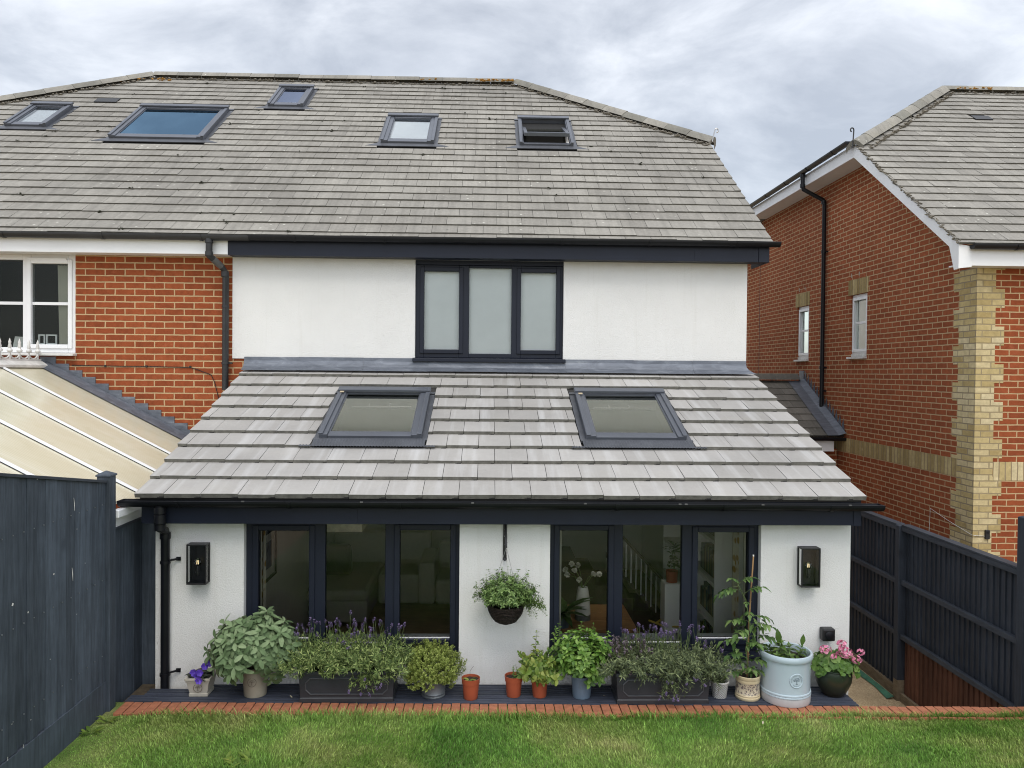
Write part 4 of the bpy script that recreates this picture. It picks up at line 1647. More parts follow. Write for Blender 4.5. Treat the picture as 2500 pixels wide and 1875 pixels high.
stc = thing('staircase', 'staircase with thin white balusters behind the dining table', 'staircase', (2.0, 9.8, -0.88))
s = MB()
for k in range(9):
    s.box(2.34 - k * 0.24, 9.7, -0.88, 2.34 - k * 0.24 + 0.239, 10.5, -0.72 + k * 0.16)
s.build('steps', M['redwood2'], stc)
for k in range(11):
    s = MB()
    x = 1.68 + k * .064
    f = k / 10
    s.box(x, 9.60, .13 - .75 * f, x + .014, 9.614, .56 - .70 * f)
    s.build('baluster', M['upvc'], stc)
s = MB()
s.prism([(1.5, 9.59, .76), (2.355, 9.59, -.15), (2.355, 9.59, -.10), (1.5, 9.59, .81)], (0, 0.04, 0))
s.build('handrail', M['redwood2'], stc)
s = MB()
s.prism([(1.5, 9.615, .30), (2.355, 9.615, -.68), (2.355, 9.615, -.61), (1.5, 9.615, .37)], (0, 0.03, 0))
s.build('stringer', M['redwood2'], stc)

bk = thing('bookcase', 'white bookcase of books and pots at the right end of the room', 'bookcase', (2.5, 8.5, -0.88))
s = MB()
for z in (-0.85, -0.45, -0.02, 0.40, 0.85, 1.25):
    s.box(2.36, 7.9, z, 2.815, 10.2, z + 0.035)
for y in (7.88, 8.9, 10.2):
    s.box(2.36, y, -0.88, 2.815, y + 0.02, 1.45)
s.build('shelf_frame', M['plaster'], bk)
s = MB()
rng.seed(4)
for z in (-0.41, 0.02, 0.44, 0.89):
    y = 8.0
    while y < 8.6:
        w = U(.02, .045)
        s.box(2.42, y, z, 2.42 + U(.18, .26), y + w - .002, z + U(.2, .32))
        y += w
s.build('books', M['book'], bk)
pp = thing('shelf_plant', 'leafy plant in a red pot on a white pedestal before the staircase', 'houseplant', (2.09, 8.6, 0.27))
s = MB()
s.lathe([(0, 0), (0.062, 0), (0.07, 0.13), (0.062, 0.13), (0.06, 0.11), (0, 0.11)], (2.09, 8.6, 0.271), 18)
s.build('pot', M['redpot'], pp, smooth=True)
s = MB()
for _ in range(50):
    a = U(0, 6.28)
    d = Vector((math.cos(a), math.sin(a), U(.3, 1.6)))
    s.leaf((2.09 + U(-.04, .04), 8.6, 0.40 + U(0, .3)), d, (0, 0, 1), U(.07, .12), U(.03, .05), 0.6, 0.2)
s.build('foliage', M['house_leaf'], pp)
ped = MB()
ped.box(1.99, 8.50, -0.88, 2.19, 8.70, 0.27)
tag(ped.build('pedestal', M['plaster'], bevel=0.004), 'white pedestal under the red plant pot inside the right window', 'pedestal')

# cream boxes added in place of the warm-lit roof window shaft
b = MB()
b.box(-1.70, 8.0, 0.95, -1.30, 8.96, 1.12)
b.box(-1.72, 7.9, 1.30, -1.2, 8.96, 1.5)
tag(b.build('lit_shaft_boxes', M['cream']), 'cream boxes added for the warm-lit roof window shaft behind the left window', 'shaft boxes')


# ------------------------------------------------------------------ brick house on the right
rh = thing('brick_house', 'red brick house with a yellow brick corner, white eaves and half-hipped roof', 'house', (5.83, 9.02, GZ))
RX = 5.82                                    # its side wall
PR = Plane(8.75 + 0.018 * math.sin(R(36)), 4.166 - 0.018 * math.cos(R(36)), 36)
RS_HIP, RS_RIDGE = 3.22, 6.155
RYR = PR.p(0, RS_RIDGE).y


def right_xr(s):
    if s <= RS_HIP:
        return (5.435, 13.6)
    t = (s - RS_HIP) / (RS_RIDGE - RS_HIP)
    return (5.435 + t * 2.76, 13.6)


top, edge = tile_rows(PR, right_xr, RS_RIDGE, 0.2255, 0.2945, 0.021, [(7.93, 8.22, 4.5, 4.7)], 0.0, 0.0028, 0.004, 0.02, 0.005, 0.010, first=0.09)
build_tiles('roof_tiles', top, edge, [M['tile_old'], M['tile_edge']], rh)
P = PR.p
b = MB()
b.add([P(5.45, 0.03, -.012), P(13.6, 0.03, -.012), P(13.6, RS_RIDGE, -.012), P(8.19, RS_RIDGE, -.012), P(5.45, RS_HIP, -.012)], [(0, 1, 2, 3, 4)])
b.build('roof_underlay', M['tile_bed'], rh)
hz, hy = P(0, RS_HIP).z, P(0, RS_HIP).y
hyb = 2 * RYR - hy
b = MB()
rz = P(0, RS_RIDGE).z
b.add([(8.195, RYR, rz), (5.435, hy, hz), (5.435, hyb, hz)], [(0, 2, 1)])
b.add([(8.195, RYR, rz), (13.6, RYR, rz), (13.6, 2 * RYR - 8.75, 4.15), (5.435, 2 * RYR - 8.75, 4.15), (5.435, hyb, hz)], [(0, 4, 3, 2, 1)])
b.build('far_slopes', M['tile_old'], rh)
rm = MB()
A1 = P(8.195, RS_RIDGE, -0.005)
for aa, bb in ((A1 - Vector((.02, 0, 0)), P(13.6, RS_RIDGE, -0.005)), (A1 - Vector((0.02, 0, 0)), P(5.42, RS_HIP - 0.03, -0.01))):
    q = cap_tiles(aa, bb, up, 0.13, 0.11)
    rm.add(q.v, q.f)
rm.build('ridge_tiles', M['ridge'], rh, smooth=True)
mm = MB()
mortar_run(mm, P(8.2, RS_RIDGE - .14, .02), P(11, RS_RIDGE - .14, .02), 110, 0.024, 11)
mortar_run(mm, P(8.25, RS_RIDGE - .16, .02), P(5.62, RS_HIP - .12, .02), 200, 0.024, 12)
mortar_run(mm, P(5.445, 0.05, .0), P(5.445, RS_HIP, .0), 220, 0.020, 13)
mm.build('ridge_mortar', M['mortar'], rh)
lm = MB()
mortar_run(lm, P(8.35, RS_RIDGE - .06, .08), P(9.0, RS_RIDGE - .06, .08), 40, 0.020, 14)
mortar_run(lm, P(6.3, 0.35, .018), P(6.9, 0.20, .018), 14, 0.016, 15)
lm.build('lichen_patch', M['lichen'], rh)
v = MB()
PR.box(v, 7.93, 8.22, 4.52, 4.70, 0.012, 0.03)
v.build('tile_vent', M['black'], rh)
hi = MB()
hp = P(5.44, RS_HIP + 0.02, 0.06)
pts = [hp + Vector((-.06, -.02, -0.10)), hp + Vector((-0.05, -.02, 0.06)), hp + Vector((-0.045, -.02, 0.15))]
for k in range(8):
    a = -k * math.pi * 1.4 / 7
    pts.append(hp + Vector((-0.07 + 0.025 * math.cos(a), -.02, 0.165 - 0.03 * math.sin(a))))
hi.tube(pts, 0.010, 8)
hi.build('hip_iron', M['gutter_old'], rh, smooth=True)


def wall_top(y):
    """underside of the eaves over the side wall"""
    s = (y - 8.75) / math.cos(R(36))
    z = 4.10 + (y - 8.75) * math.tan(R(36)) - 0.10
    return min(z, 5.90)


# side wall: brick laid round the two small windows
b = MB()
WINS = [(11.69, 12.235, 2.915, 3.905), (13.84, 14.375, 2.905, 3.895)]


def side_panel(ya, yb_, za, zb_=None):
    pts = [(RX, ya, za), (RX, yb_, za)]
    if zb_ is None:
        ys = [yb_]
        k = 8.75 + (5.90 - 4.0) / math.tan(R(36))
        if ya < k < yb_:
            ys.append(k)
        ys.append(ya)
        pts += [(RX, y, wall_top(y)) for y in ys]
    else:
        pts += [(RX, yb_, zb_), (RX, ya, zb_)]
    b.prism(pts, (0.30, 0, 0))


side_panel(9.0205, 11.69, GZ)
side_panel(11.69, 12.235, GZ, 2.915)
side_panel(11.69, 12.235, 3.905)
side_panel(12.235, 13.84, GZ)
side_panel(13.84, 14.375, GZ, 2.905)
side_panel(13.84, 14.375, 3.895)
side_panel(14.375, 18.4, GZ)
b.build('side_wall', M['brick_yz'], rh)
b = MB()
b.box(6.121, 9.02, GZ, 13.5, 9.32, 4.0)
b.box(RX + .001, 9.0201, GZ, 6.1205, 9.0204, 4.0)
b.build('rear_wall', M['brick_xz2'], rh)
# yellow quoins, three courses long and three short, a soldier course and lintels
qs, qf = MB(), MB()
z = 3.925
k = 0
while z > GZ:
    z0 = max(z - 0.225, GZ)
    if k == 0:
        z0 = 3.895
    lf, ls = (0.335, 0.34) if k % 2 == 0 else (0.225, 0.45)
    qf.box(RX - .004, 9.0165, z0, RX + lf, 9.0195, z)
    qs.box(RX - .0035, 9.0196, z0, RX - .0005, 9.02 + ls, z)
    z = z0
    k += 1
qf.build('corner_bricks', M['stock_xz'], rh)
qs.build('corner_bricks', M['stock_yz'], rh)
b = MB()
b.box(RX - .0045, 9.36, 1.378, RX - .0006, 12.6, 1.600)
b.box(RX - .0045, 12.6, 1.378, RX - .0006, 18.3, 1.600)
b.box(RX - .005, 11.66, 3.906, RX - .0006, 12.31, 4.150)
b.box(RX - .005, 13.82, 3.896, RX - .0006, 14.45, 4.140)
b.build('soldier_course', M['soldier_yz'], rh)
b = MB()
b.box(RX + .23, 9.0155, 1.378, 13.5, 9.0194, 1.600)
b.build('soldier_course', M['soldier_xz'], rh)
b = MB()
b.box(RX - .003, 16.39, GZ, RX - .0007, 16.415, 5.2)
b.build('movement_joint', M['redwood'], rh)
b = MB()
for (y, z) in ((11.95, 4.19), (12.2, 4.19), (14.02, 4.18), (14.28, 4.18)):
    b.box(RX - .006, y, z, RX - .0006, y + .012, z + 0.065)
b.build('weep_vent', M['stonepot'], rh)
for (y0, y1, z0, z1), lab in zip(WINS, ('narrow white window nearer the yellow corner', 'narrow white window left of the downpipe')):
    f = MB()
    X0, X1 = RX + 0.035, RX + 0.10
    w = 0.065
    zt = z0 + 0.05
    mid = (zt + z1) / 2 + 0.02
    f.box(X0, y0 + .001, zt, X1, y0 + w, z1 - .001)
    f.box(X0, y1 - w, zt, X1, y1 - .001, z1 - .001)
    f.box(X0, y0 + w, zt, X1, y1 - w, zt + w)
    f.box(X0, y0 + w, z1 - w, X1, y1 - w, z1 - .001)
    f.box(X0 + .02, y0 + w, mid - .018, X1, y1 - w, mid + .018)
    wd = f.build('window', M['upvc'], rh, bevel=0.004)
    wd['label'] = lab
    s = MB()
    s.box(X0 - 0.018, y0 + .03, zt + .03, X0 - .001, y0 + .075, z1 - .05)
    s.box(X0 - 0.018, y1 - .075, zt + .03, X0 - .001, y1 - .03, z1 - .05)
    s.box(X0 - 0.018, y0 + .075, zt + .03, X0 - .001, y1 - .075, zt + .075)
    s.box(X0 - 0.018, y0 + .075, z1 - .095, X0 - .001, y1 - .075, z1 - .05)
    s.build('sash', M['upvc'], wd, bevel=0.004)
    g = MB()
    g.quad((X0 + .03, y0 + w, zt + w), (X0 + .03, y1 - w, zt + w), (X0 + .03, y1 - w, z1 - w), (X0 + .03, y0 + w, z1 - w))
    g.build('pane', M['glass_left'], wd)
    s = MB()
    s.box(RX - 0.055, y0 - .01, z0 - 0.03, RX + 0.10, y1 + .01, z0)
    s.box(RX + 0.02, y0, z0 + .001, RX + .095, y1, zt - .001)
    s.build('sill', M['upvc_dirty'], wd)
    s = MB()
    n = 14
    for i in range(n):
        ya, yc = y0 + .05 + (y1 - y0 - .1) * i / n, y0 + .05 + (y1 - y0 - .1) * (i + 1) / n
        o0, o1 = (0, .02) if i % 2 else (.02, 0)
        s.quad((RX + .16 + o0, ya, zt), (RX + .16 + o1, yc, zt), (RX + .16 + o1, yc, z1), (RX + .16 + o0, ya, z1))
    s.build('net_curtain', M['blind'], wd)

# white eaves: barge board up the gable, fascia along the half hip, box end and rear fascia
BX = 5.445
tn = math.tan(R(36))
yh = 11.42
b = MB()
zt_ = lambda y: 4.166 + (y - 8.75) * tn - .030
zb_ = lambda y: 4.065 + (y - 8.85) * 0.709
b.prism([(BX, 8.98, zt_(8.98)), (BX, yh, zt_(yh)), (BX, yh, zb_(yh)), (BX, 8.98, zb_(8.98))], (0.022, 0, 0))
b.prism([(BX, 8.801, zt_(8.801)), (BX, 8.979, zt_(8.979)), (BX, 8.979, zb_(8.979)), (BX, 8.88, 3.865), (BX, 8.801, 3.875)], (0.022, 0, 0))
b.build('barge_board', M['upvc'], rh, bevel=0.002)
b = MB()
zf = zt_(yh) + .005
b.box(BX, yh + .002, zb_(yh), BX + .022, 16.1, zf)
b.build('side_fascia', M['upvc'], rh, bevel=0.002)
b = MB()
b.prism([(BX - .002, 8.80, 3.875), (5.60, 8.80, 3.895), (5.60, 8.80, 4.13), (BX - .002, 8.80, 4.16)], (0, -0.012, 0))
b.box(5.601, 8.795, 3.91, 13.6, 8.82, 4.115)
b.build('rear_fascia', M['upvc'], rh, bevel=0.002)
b = MB()
b.box(BX + .023, 8.821, 3.915, 13.6, 9.0190, 3.93)
b.box(BX + .023, yh + .001, zb_(yh) + .012, RX + .01, 16.1, zb_(yh) + .026)
b.prism([(BX + .023, 9.05, zb_(9.05) + .01), (BX + .023, yh, zb_(yh) + .01), (BX + .023, yh, zb_(yh) + .025), (BX + .023, 9.05, zb_(9.05) + .025)], (RX - BX - .024, 0, 0))
b.build('soffit', M['soffit'], rh)
g = gutter_mb((BX - .065, 11.45, zf + 0.055), (BX - .065, 16.25, zf + 0.03), 0.056, out=(-1, 0, 0), brackets=0.85)
g.build('gutter', M['gutter'], rh)
g = gutter_mb((5.575, 8.735, 4.145), (13.6, 8.735, 4.14), 0.056, brackets=1.0)
g.build('gutter', M['gutter'], rh)
g = MB()
gx = BX - .06
py = 13.15
g.tube([(gx, py, zf + .02), (gx, py, zf - .20), (gx + .01, py, zf - .26), (RX - .08, py - .01, zf - .44), (RX - .055, py - .01, zf - .50), (RX - .055, py - .01, 1.99)], 0.035, 14)
for p, q, h in (((gx, py, zf - .02), .046, .07), ((gx, py, zf - .20), .044, .06), ((RX - .065, py - .01, zf - .48), .044, .06), ((RX - .055, py - .01, 4.75), .042, .05), ((RX - .055, py - .01, 2.75), .043, .05), ((RX - .055, py - .01, 2.35), .041, .025), ((RX - .055, py - .01, 2.02), .042, .05)):
    collar(g, p, q, h)
g.tube([(RX - .055, py - .01, 2.0), (RX - .07, py - .05, 1.95), (RX - .085, py - .10, 1.92)], 0.037, 14)
for z in (4.75, 2.75, 2.35):
    g.box(RX - .06, py - .075, z - .012, RX - .0008, py - .055, z + .012)
g.build('downpipe', M['gutter'], rh, smooth=True)
# door camera and its cable
db = thing('door_camera', 'small black door camera on the yellow brick corner above the right fence', 'camera', (5.985, 9.0, 0.73))
s = MB()
s.box(5.957, 8.99, 0.675, 6.012, 9.0165, 0.785)
s.build('body', M['black'], db, bevel=0.006)
s = MB()
s.lathe([(0, 0), (0.016, 0), (0.016, 0.004), (0, 0.004)], (0, 0, 0), 14)
s.v = [(5.985 + x, 8.986 + z, 0.755 + y) for x, y, z in s.v]
s.build('lens', M['gutter'], db)
b = MB()
b.tube([(5.957, 9.010, 0.71), (5.83, 9.011, 0.715), (5.811, 9.03, 0.72), (5.812, 9.5, 0.80), (5.812, 9.9, 0.885), (5.812, 9.92, 0.55)], 0.003, 6)
tag(b.build('white_cable', M['upvc_dirty']), 'thin white cable running along the brick to the black door camera', 'cable')

# tiled garage roof between the houses
gr = thing('garage', 'single storey garage between the houses with a small dark tiled roof and white fascia', 'garage', (4.6, 12.4, GZ))
PG = Plane(12.36, 1.63, 27)
top, edge = tile_rows(PG, lambda s: (3.06, 5.60), 1.93, 0.232, 0.2945, 0.018, (), 0.0, 0.003, 0.004, 0.0, 0.004, 0.0)
build_tiles('roof_tiles', top, edge, [M['tile_garage'], M['tile_edge']], gr)
P = PG.p
b = MB()
b.quad(P(3.06, 0, -.012), P(5.818, 0, -.012), P(5.818, 1.95, -.012), P(3.06, 1.95, -.012))
b.quad(P(3.06, 1.95, -.012), P(5.818, 1.95, -.012), (5.818, 15.8, 1.6), (3.06, 15.8, 1.6))
b.build('roof_underlay', M['tile_bed'], gr)
q = cap_tiles(P(3.06, 1.94, .02), P(5.72, 1.94, .02), up, 0.12, 0.11)
q.build('ridge_tiles', M['tile_garage'], gr, smooth=True)
b = MB()
b.quad(P(5.52, -0.03, .030), P(5.70, -0.03, .034), P(5.70, 1.88, .034), P(5.52, 1.88, .030))
b.quad(P(5.70, -0.03, .034), P(5.812, -0.03, .075), P(5.812, 1.88, .075), P(5.70, 1.88, .034))
n = 13
for k in range(n):
    s0 = 0.02 + k * 1.85 / n
    b.add([P(5.812, s0, 0.05), P(5.812, s0 + .15, 0.05), P(5.810, s0 + .15, 0.24)], [(0, 1, 2)])
b.box(5.80, 14.0, 2.50, 5.8165, 14.2, 2.70)
b.build('lead_flashing', M['lead'], gr)
b = MB()
b.box(3.06, 12.405, 1.375, 5.66, 12.43, 1.585)
b.build('fascia', M['upvc'], gr)
b = MB()
b.box(3.06, 12.6, GZ, 5.80, 12.8, 1.40)
b.build('wall', M['brick_xz2'], gr)
g = gutter_mb((3.06, 12.335, 1.615), (5.80, 12.335, 1.605), 0.056, brackets=1.3)
g.build('gutter', M['gutter'], gr)

# ------------------------------------------------------------------ conservatory on the left
cv = thing('conservatory', 'lean-to conservatory with a cream polycarbonate roof and white glazing bars behind the left fence', 'conservatory', (-4.2, 7.4, GZ))
cx0, cz0, cx1, cz1 = -5.12, 2.655, -2.93, 1.525


def cvp(x, y, h=0.0):
    t = (x - cx0) / (cx1 - cx0)
    return Vector((x, y, cz0 + (cz1 - cz0) * t)) + Vector((0.4585, 0, 0.8887)) * h


YB_ = [8.985, 8.15, 7.41, 6.68, 5.925, 5.2]
CXE = [cx1, cx1, cx1, cx1, cx1 - .10]
for k in range(5):
    s = MB()
    vs = [cvp(cx0, YB_[k]), cvp(CXE[k], YB_[k]), cvp(CXE[min(4, k + 1)], YB_[k + 1]), cvp(cx0, YB_[k + 1])]
    s.prism(vs, Vector((0.4585, 0, 0.8887)) * -0.025)
    s.build('roof_panel', M['poly'], cv)
for y in YB_[1:]:
    s = MB()
    s.prism([cvp(cx0 + .03, y - .019, .001), cvp(cx0 + .03, y + .019, .001), cvp(cx0 + .03, y + .012, .020), cvp(cx0 + .03, y - .012, .020)], cvp(cx1 - (.01 if y > 6 else .12), y) - cvp(cx0 + .03, y))
    s.build('glazing_bar', M['upvc'], cv)
    s = MB()
    s.prism([cvp(cx0 + .03, y - .027, .0012), cvp(cx0 + .03, y - .0195, .0012), cvp(cx0 + .03, y - .0195, .006), cvp(cx0 + .03, y - .027, .006)], cvp(cx1 - (.01 if y > 6 else .12), y) - cvp(cx0 + .03, y))
    s.build('bar_gasket', M['black'], cv)
s = MB()
s.prism([(cx0 - .10, 8.96, cz0 + .004), (cx0 + .09, 8.96, cz0 - .03), (cx0 + .09, 8.96, cz0 + .0), (cx0 + .02, 8.96, cz0 + .045), (cx0 - .06, 8.96, cz0 + .045)], (0, -3.9, 0))
s.build('ridge_capping', M['upvc_dirty'], cv, bevel=0.004)
cr = MB()
y = 8.90
while y > 5.3:
    zc = cz0 + 0.045
    cr.tube([(cx0, y, zc), (cx0, y, zc + .09)], 0.010, 6)
    pts = []
    for k in range(7):
        a = math.pi * k / 6
        pts.append((cx0, y - .085 + .085 * math.cos(a), zc + 0.085 - 0.06 * math.sin(a)))
    cr.tube(pts, 0.008, 6)
    cr.lathe([(0.0, .08), (.028, .10), (.030, .115), (.012, .135), (.020, .15), (.012, .185), (.016, .20), (.0, .245)], (cx0, y, zc), 8)
    y -= 0.17
cr.box(cx0 - .012, 5.3, zc, cx0 + .012, 8.95, zc + .022)
cr.build('ridge_cresting', M['upvc_dirty'], cv, smooth=True)
# stepped lead along the brick
ld = MB()
ld.quad(cvp(-5.09, 8.955, .012) + Vector((0, -.10, 0)), cvp(-2.95, 8.955, .012) + Vector((0, -.10, 0)), cvp(-2.95, 9.0, .06), cvp(-5.09, 9.0, .06))
x, step = -5.16, 0.112
z = 2.84
ld.box(-5.16, 9.0085, 2.60, -4.98, 9.0195, 2.755)
x = -4.98
i = 0
while x < -3.0:
    t = (x - cx0) / (cx1 - cx0)
    zr = cz0 + (cz1 - cz0) * t
    row = math.floor((zr + 0.085) / 0.075) * 0.075 + 0.03
    ld.box(x, 9.0085, zr - .10, x + .1495, 9.0195 - (0.002 if i % 2 else 0), row + 0.02)
    x += 0.15
    i += 1
ld.build('lead_flashing', M['lead'], cv)
s = MB()
s.box(cx1 - .01, 6.10, cz1 - .075, cx1 + .045, 7.6, cz1 - .012)
s.build('eaves_gutter', M['upvc'], cv, bevel=0.006)
s = MB()
s.box(cx1 - .05, 6.10, cz1 - .16, cx1 - .012, 8.98, cz1 - .03)
s.build('eaves_beam', M['upvc'], cv)
s = MB()
s.box(cx1 - .06, 6.10, -.4, cx1 - .052, 8.98, cz1 - .13)
s.build('side_frame', M['redwood'], cv)

# ------------------------------------------------------------------ ground, terrace, deck, edging
b = MB()
b.box(-400, -400, -1.6, 400, 400, GZ)
o = struct(b.build('ground', M['gravel']))
DY = lambda x: 6.058 - 0.0235 * x            # front edge of the deck
b = MB()
b.prism([(-2.96, 6.16, -1.0), (-2.96, -9, -1.0), (4.50, -9, -1.0), (4.50, DY(4.5) - .02, -1.0)], (0, 0, 0.975))
struct(b.build('lawn', M['lawn']))
b = MB()
b.prism([(-2.93, DY(-2.93) + .01, -1.0), (2.96, DY(2.96) + .01, -1.0), (2.96, 6.449, -1.0), (-2.75, 6.449, -1.0), (-2.75, 6.62, -1.0), (-2.93, 6.62, -1.0)], (0, 0, 0.93))
struct(b.build('planting_soil', M['earth']))
dk = MB()
nb = 3
bw = 0.118
for k in range(nb):
    for j in range(5):
        ya, yb2 = k * (bw + .006) + j * bw / 5, k * (bw + .006) + (j + 1) * bw / 5 - .006
        x0 = -2.85 + (0.10 if k == 1 else (0.42 if k == 2 else 0))
        x1 = 2.965
        dk.prism([(x0, DY(x0) + ya, -.045), (x1, DY(x1) + ya, -.045), (x1, DY(x1) + yb2, -.045), (x0, DY(x0) + yb2, -.045)], (0, 0, 0.045 - 0.003 * (j % 2)))
    dk.prism([(x0, DY(x0) + k * (bw + .006), -.05), (x1, DY(x1) + k * (bw + .006), -.05), (x1, DY(x1) + k * (bw + .006) + bw, -.05), (x0, DY(x0) + k * (bw + .006) + bw, -.05)], (0, 0, 0.037))
struct(dk.build('deck', M['deck']))
eb = MB()
rr = random.Random(9)
x = -2.84
while x < 4.5:
    w = 0.0665
    y1 = DY(x) - .008
    h = rr.uniform(-.004, .003)
    sk = rr.uniform(-.003, .003)
    eb.prism([(x, y1 - .205, -.07), (x + w, y1 - .205 + sk, -.07), (x + w, y1, -.07), (x, y1, -.07)], (0, 0, 0.068 + h))
    x += 0.0735
eo = struct(eb.build('edging', M['edging'], bevel=0.004))
b = MB()
b.prism([(-2.86, DY(-2.86) - .215, -.09), (4.5, DY(4.5) - .215, -.09), (4.5, DY(4.5), -.09), (-2.86, DY(-2.86), -.09)], (0, 0, 0.06))
struct(b.build('edging_bed', M['earth']))
b = MB()
yy = [8.25, 8.6, 9.0, 9.6, 10.4]
xx = [(4.395, 4.475), (4.43, 4.48), (4.405, 4.475), (4.43, 4.475), (4.43, 4.47)]
for (ya, (a0, a1)), (yb2, (c0, c1)) in zip(list(zip(yy, xx))[:-1], list(zip(yy, xx))[1:]):
    b.quad((a0, ya, GZ + .012), (a1, ya, GZ + .035), (c1, yb2, GZ + .035), (c0, yb2, GZ + .012))
tag(b.build('membrane_strip', M['membrane']), 'strip of green membrane showing along the foot of the right fence', 'membrane')


# ------------------------------------------------------------------ fences
FX = -2.93
fl_ = thing('board_fence', 'tall navy board fence along the left of the lawn, flecked with bare white patches', 'fence', (FX, 5.0, 0))
ftop = lambda y: 1.765 + (5.985 - y) * 0.175
b = MB()
y = 5.984
k = 0
rng.seed(31)
while y > 2.6:
    w = U(.095, .125)
    o = 0.007 if k % 2 else 0.0
    o += U(0, .005)
    zb = 0.215 + U(-.006, .006)
    ya, yb2 = y - w + .0006, y
    vs = [(FX - o, yb2, zb), (FX - o - .005, ya, zb), (FX - .03, ya, zb), (FX - .03, yb2, zb)]
    n = len(b.v)
    b.add(vs + [(vx, vy, ftop(vy) - .02) for vx, vy, _ in vs], [(0, 1, 2, 3), (7, 6, 5, 4), (0, 4, 5, 1), (1, 5, 6, 2), (2, 6, 7, 3), (3, 7, 4, 0)])
    y -= w
    k += 1
b.build('boards', M['fence'], fl_)
b = MB()
b.prism([(FX + .012, 5.984, ftop(5.984) - .022), (FX + .012, 5.984, ftop(5.984)), (FX - .05, 5.984, ftop(5.984)), (FX - .05, 5.984, ftop(5.984) - .022)], (0, -3.384, 3.384 * 0.175))
b.build('top_rail', M['fence_rail'], fl_, bevel=0.003)
b = MB()
b.box(FX - .035, 2.6, -.3, FX + .004, 5.984, 0.212)
b.build('gravel_board', M['fence'], fl_)
b = MB()
b.box(FX - .07, 5.986, -.4, FX + .03, 6.085, 1.79)
b.prism([(FX - .078, 5.978, 1.791), (FX + .038, 5.978, 1.791), (FX + .038, 6.093, 1.791), (FX - .078, 6.093, 1.791)], (0, 0, 0.014))
b.add([(FX - .075, 5.981, 1.806), (FX + .035, 5.981, 1.806), (FX + .035, 6.09, 1.806), (FX - .075, 6.09, 1.806), (FX - .02, 6.035, 1.835)], [(0, 1, 4), (1, 2, 4), (2, 3, 4), (3, 0, 4)])
b.build('post', M['fence'], fl_, bevel=0.004)
b = MB()
for (ya, za, yb2, zb, w) in ((5.522, 1.706, 5.534, 1.612, .004), (5.499, 1.215, 5.511, 1.118, .005), (4.771, .236, 4.771, .05, .003), (4.929, .235, 4.929, .02, .003)):
    mid = ((ya + yb2) / 2 + .004, (za + zb) / 2)
    b.add([(FX + .003, ya, za), (FX + .003, ya + .004, za), (FX + .003, mid[0] + w, mid[1]), (FX + .003, yb2 + .003, zb), (FX + .003, yb2, zb), (FX + .003, mid[0] - w, mid[1])], [(0, 1, 2, 3, 4, 5)])
for (y, z, q) in ((4.823, 1.159, .011), (5.274, 1.229, .008), (4.983, 1.061, .007), (5.566, 1.475, .004), (5.677, 1.203, .004), (5.564, .865, .004), (5.23, .666, .004), (4.815, .419, .004), (5.012, .356, .004), (5.083, 1.90, .006)):
    b.add([(FX + .003, y - q, z - q * .5), (FX + .003, y + q * .3, z - q), (FX + .003, y + q, z + q * .3), (FX + .003, y - q * .3, z + q)], [(0, 1, 2, 3)])
b.build('bare_patches', M['barewood'], fl_)

b = MB()
y = 5.93
while y > 3.0:
    for z in (.42, 1.0, 1.58):
        b.box(FX - .004, y, z, FX + .0025, y + .007, z + .007)
    y -= .11
b.build('nail_heads', M['zinc'], fl_)
fl2 = thing('board_fence', 'shorter navy board fence between the tall left fence post and the white wall', 'fence', (FX, 6.5, 0))
b = MB()
y = 6.087
rng.seed(33)
k = 0
while y < 8.9:
    w = U(.09, .115)
    o = (k % 2) * .004
    b.box(FX - .04 - o, y, -.12, FX - .02 - o, y + w - .001, 1.345)
    y += w
    k += 1
b.build('boards', M['fence'], fl2)
b = MB()
b.box(FX - .07, 6.087, 1.346, FX + .0, 8.9, 1.366)
b.build('top_rail', M['fence_rail'], fl2, bevel=0.003)
b = MB()
b.box(FX - .065, 6.66, -.3, FX + .09, 6.75, 1.33)
b.build('post', M['fence'], fl2)

RFX = 4.55
fr = thing('board_fence', 'navy board fence with rails and bare brown lower boards along the right side path', 'fence', (RFX, 8.0, GZ))


def rf_bay(ya, yb2, zb, zt, mat, name, seed, w0=0.083):
    m = MB()
    rng.seed(seed)
    y = ya
    while y < yb2 - .01:
        w = min(w0 + U(-.008, .008), yb2 - y)
        m.add([(RFX, y, zb), (RFX + .014, y + w - .002, zb), (RFX + .028, y + w - .002, zb), (RFX + .02, y, zb),
               (RFX, y, zt), (RFX + .014, y + w - .002, zt), (RFX + .028, y + w - .002, zt), (RFX + .02, y, zt)],
              [(0, 3, 2, 1), (4, 5, 6, 7), (0, 1, 5, 4), (1, 2, 6, 5), (2, 3, 7, 6), (3, 0, 4, 7)])
        y += w
    return m.build(name, mat, fr)


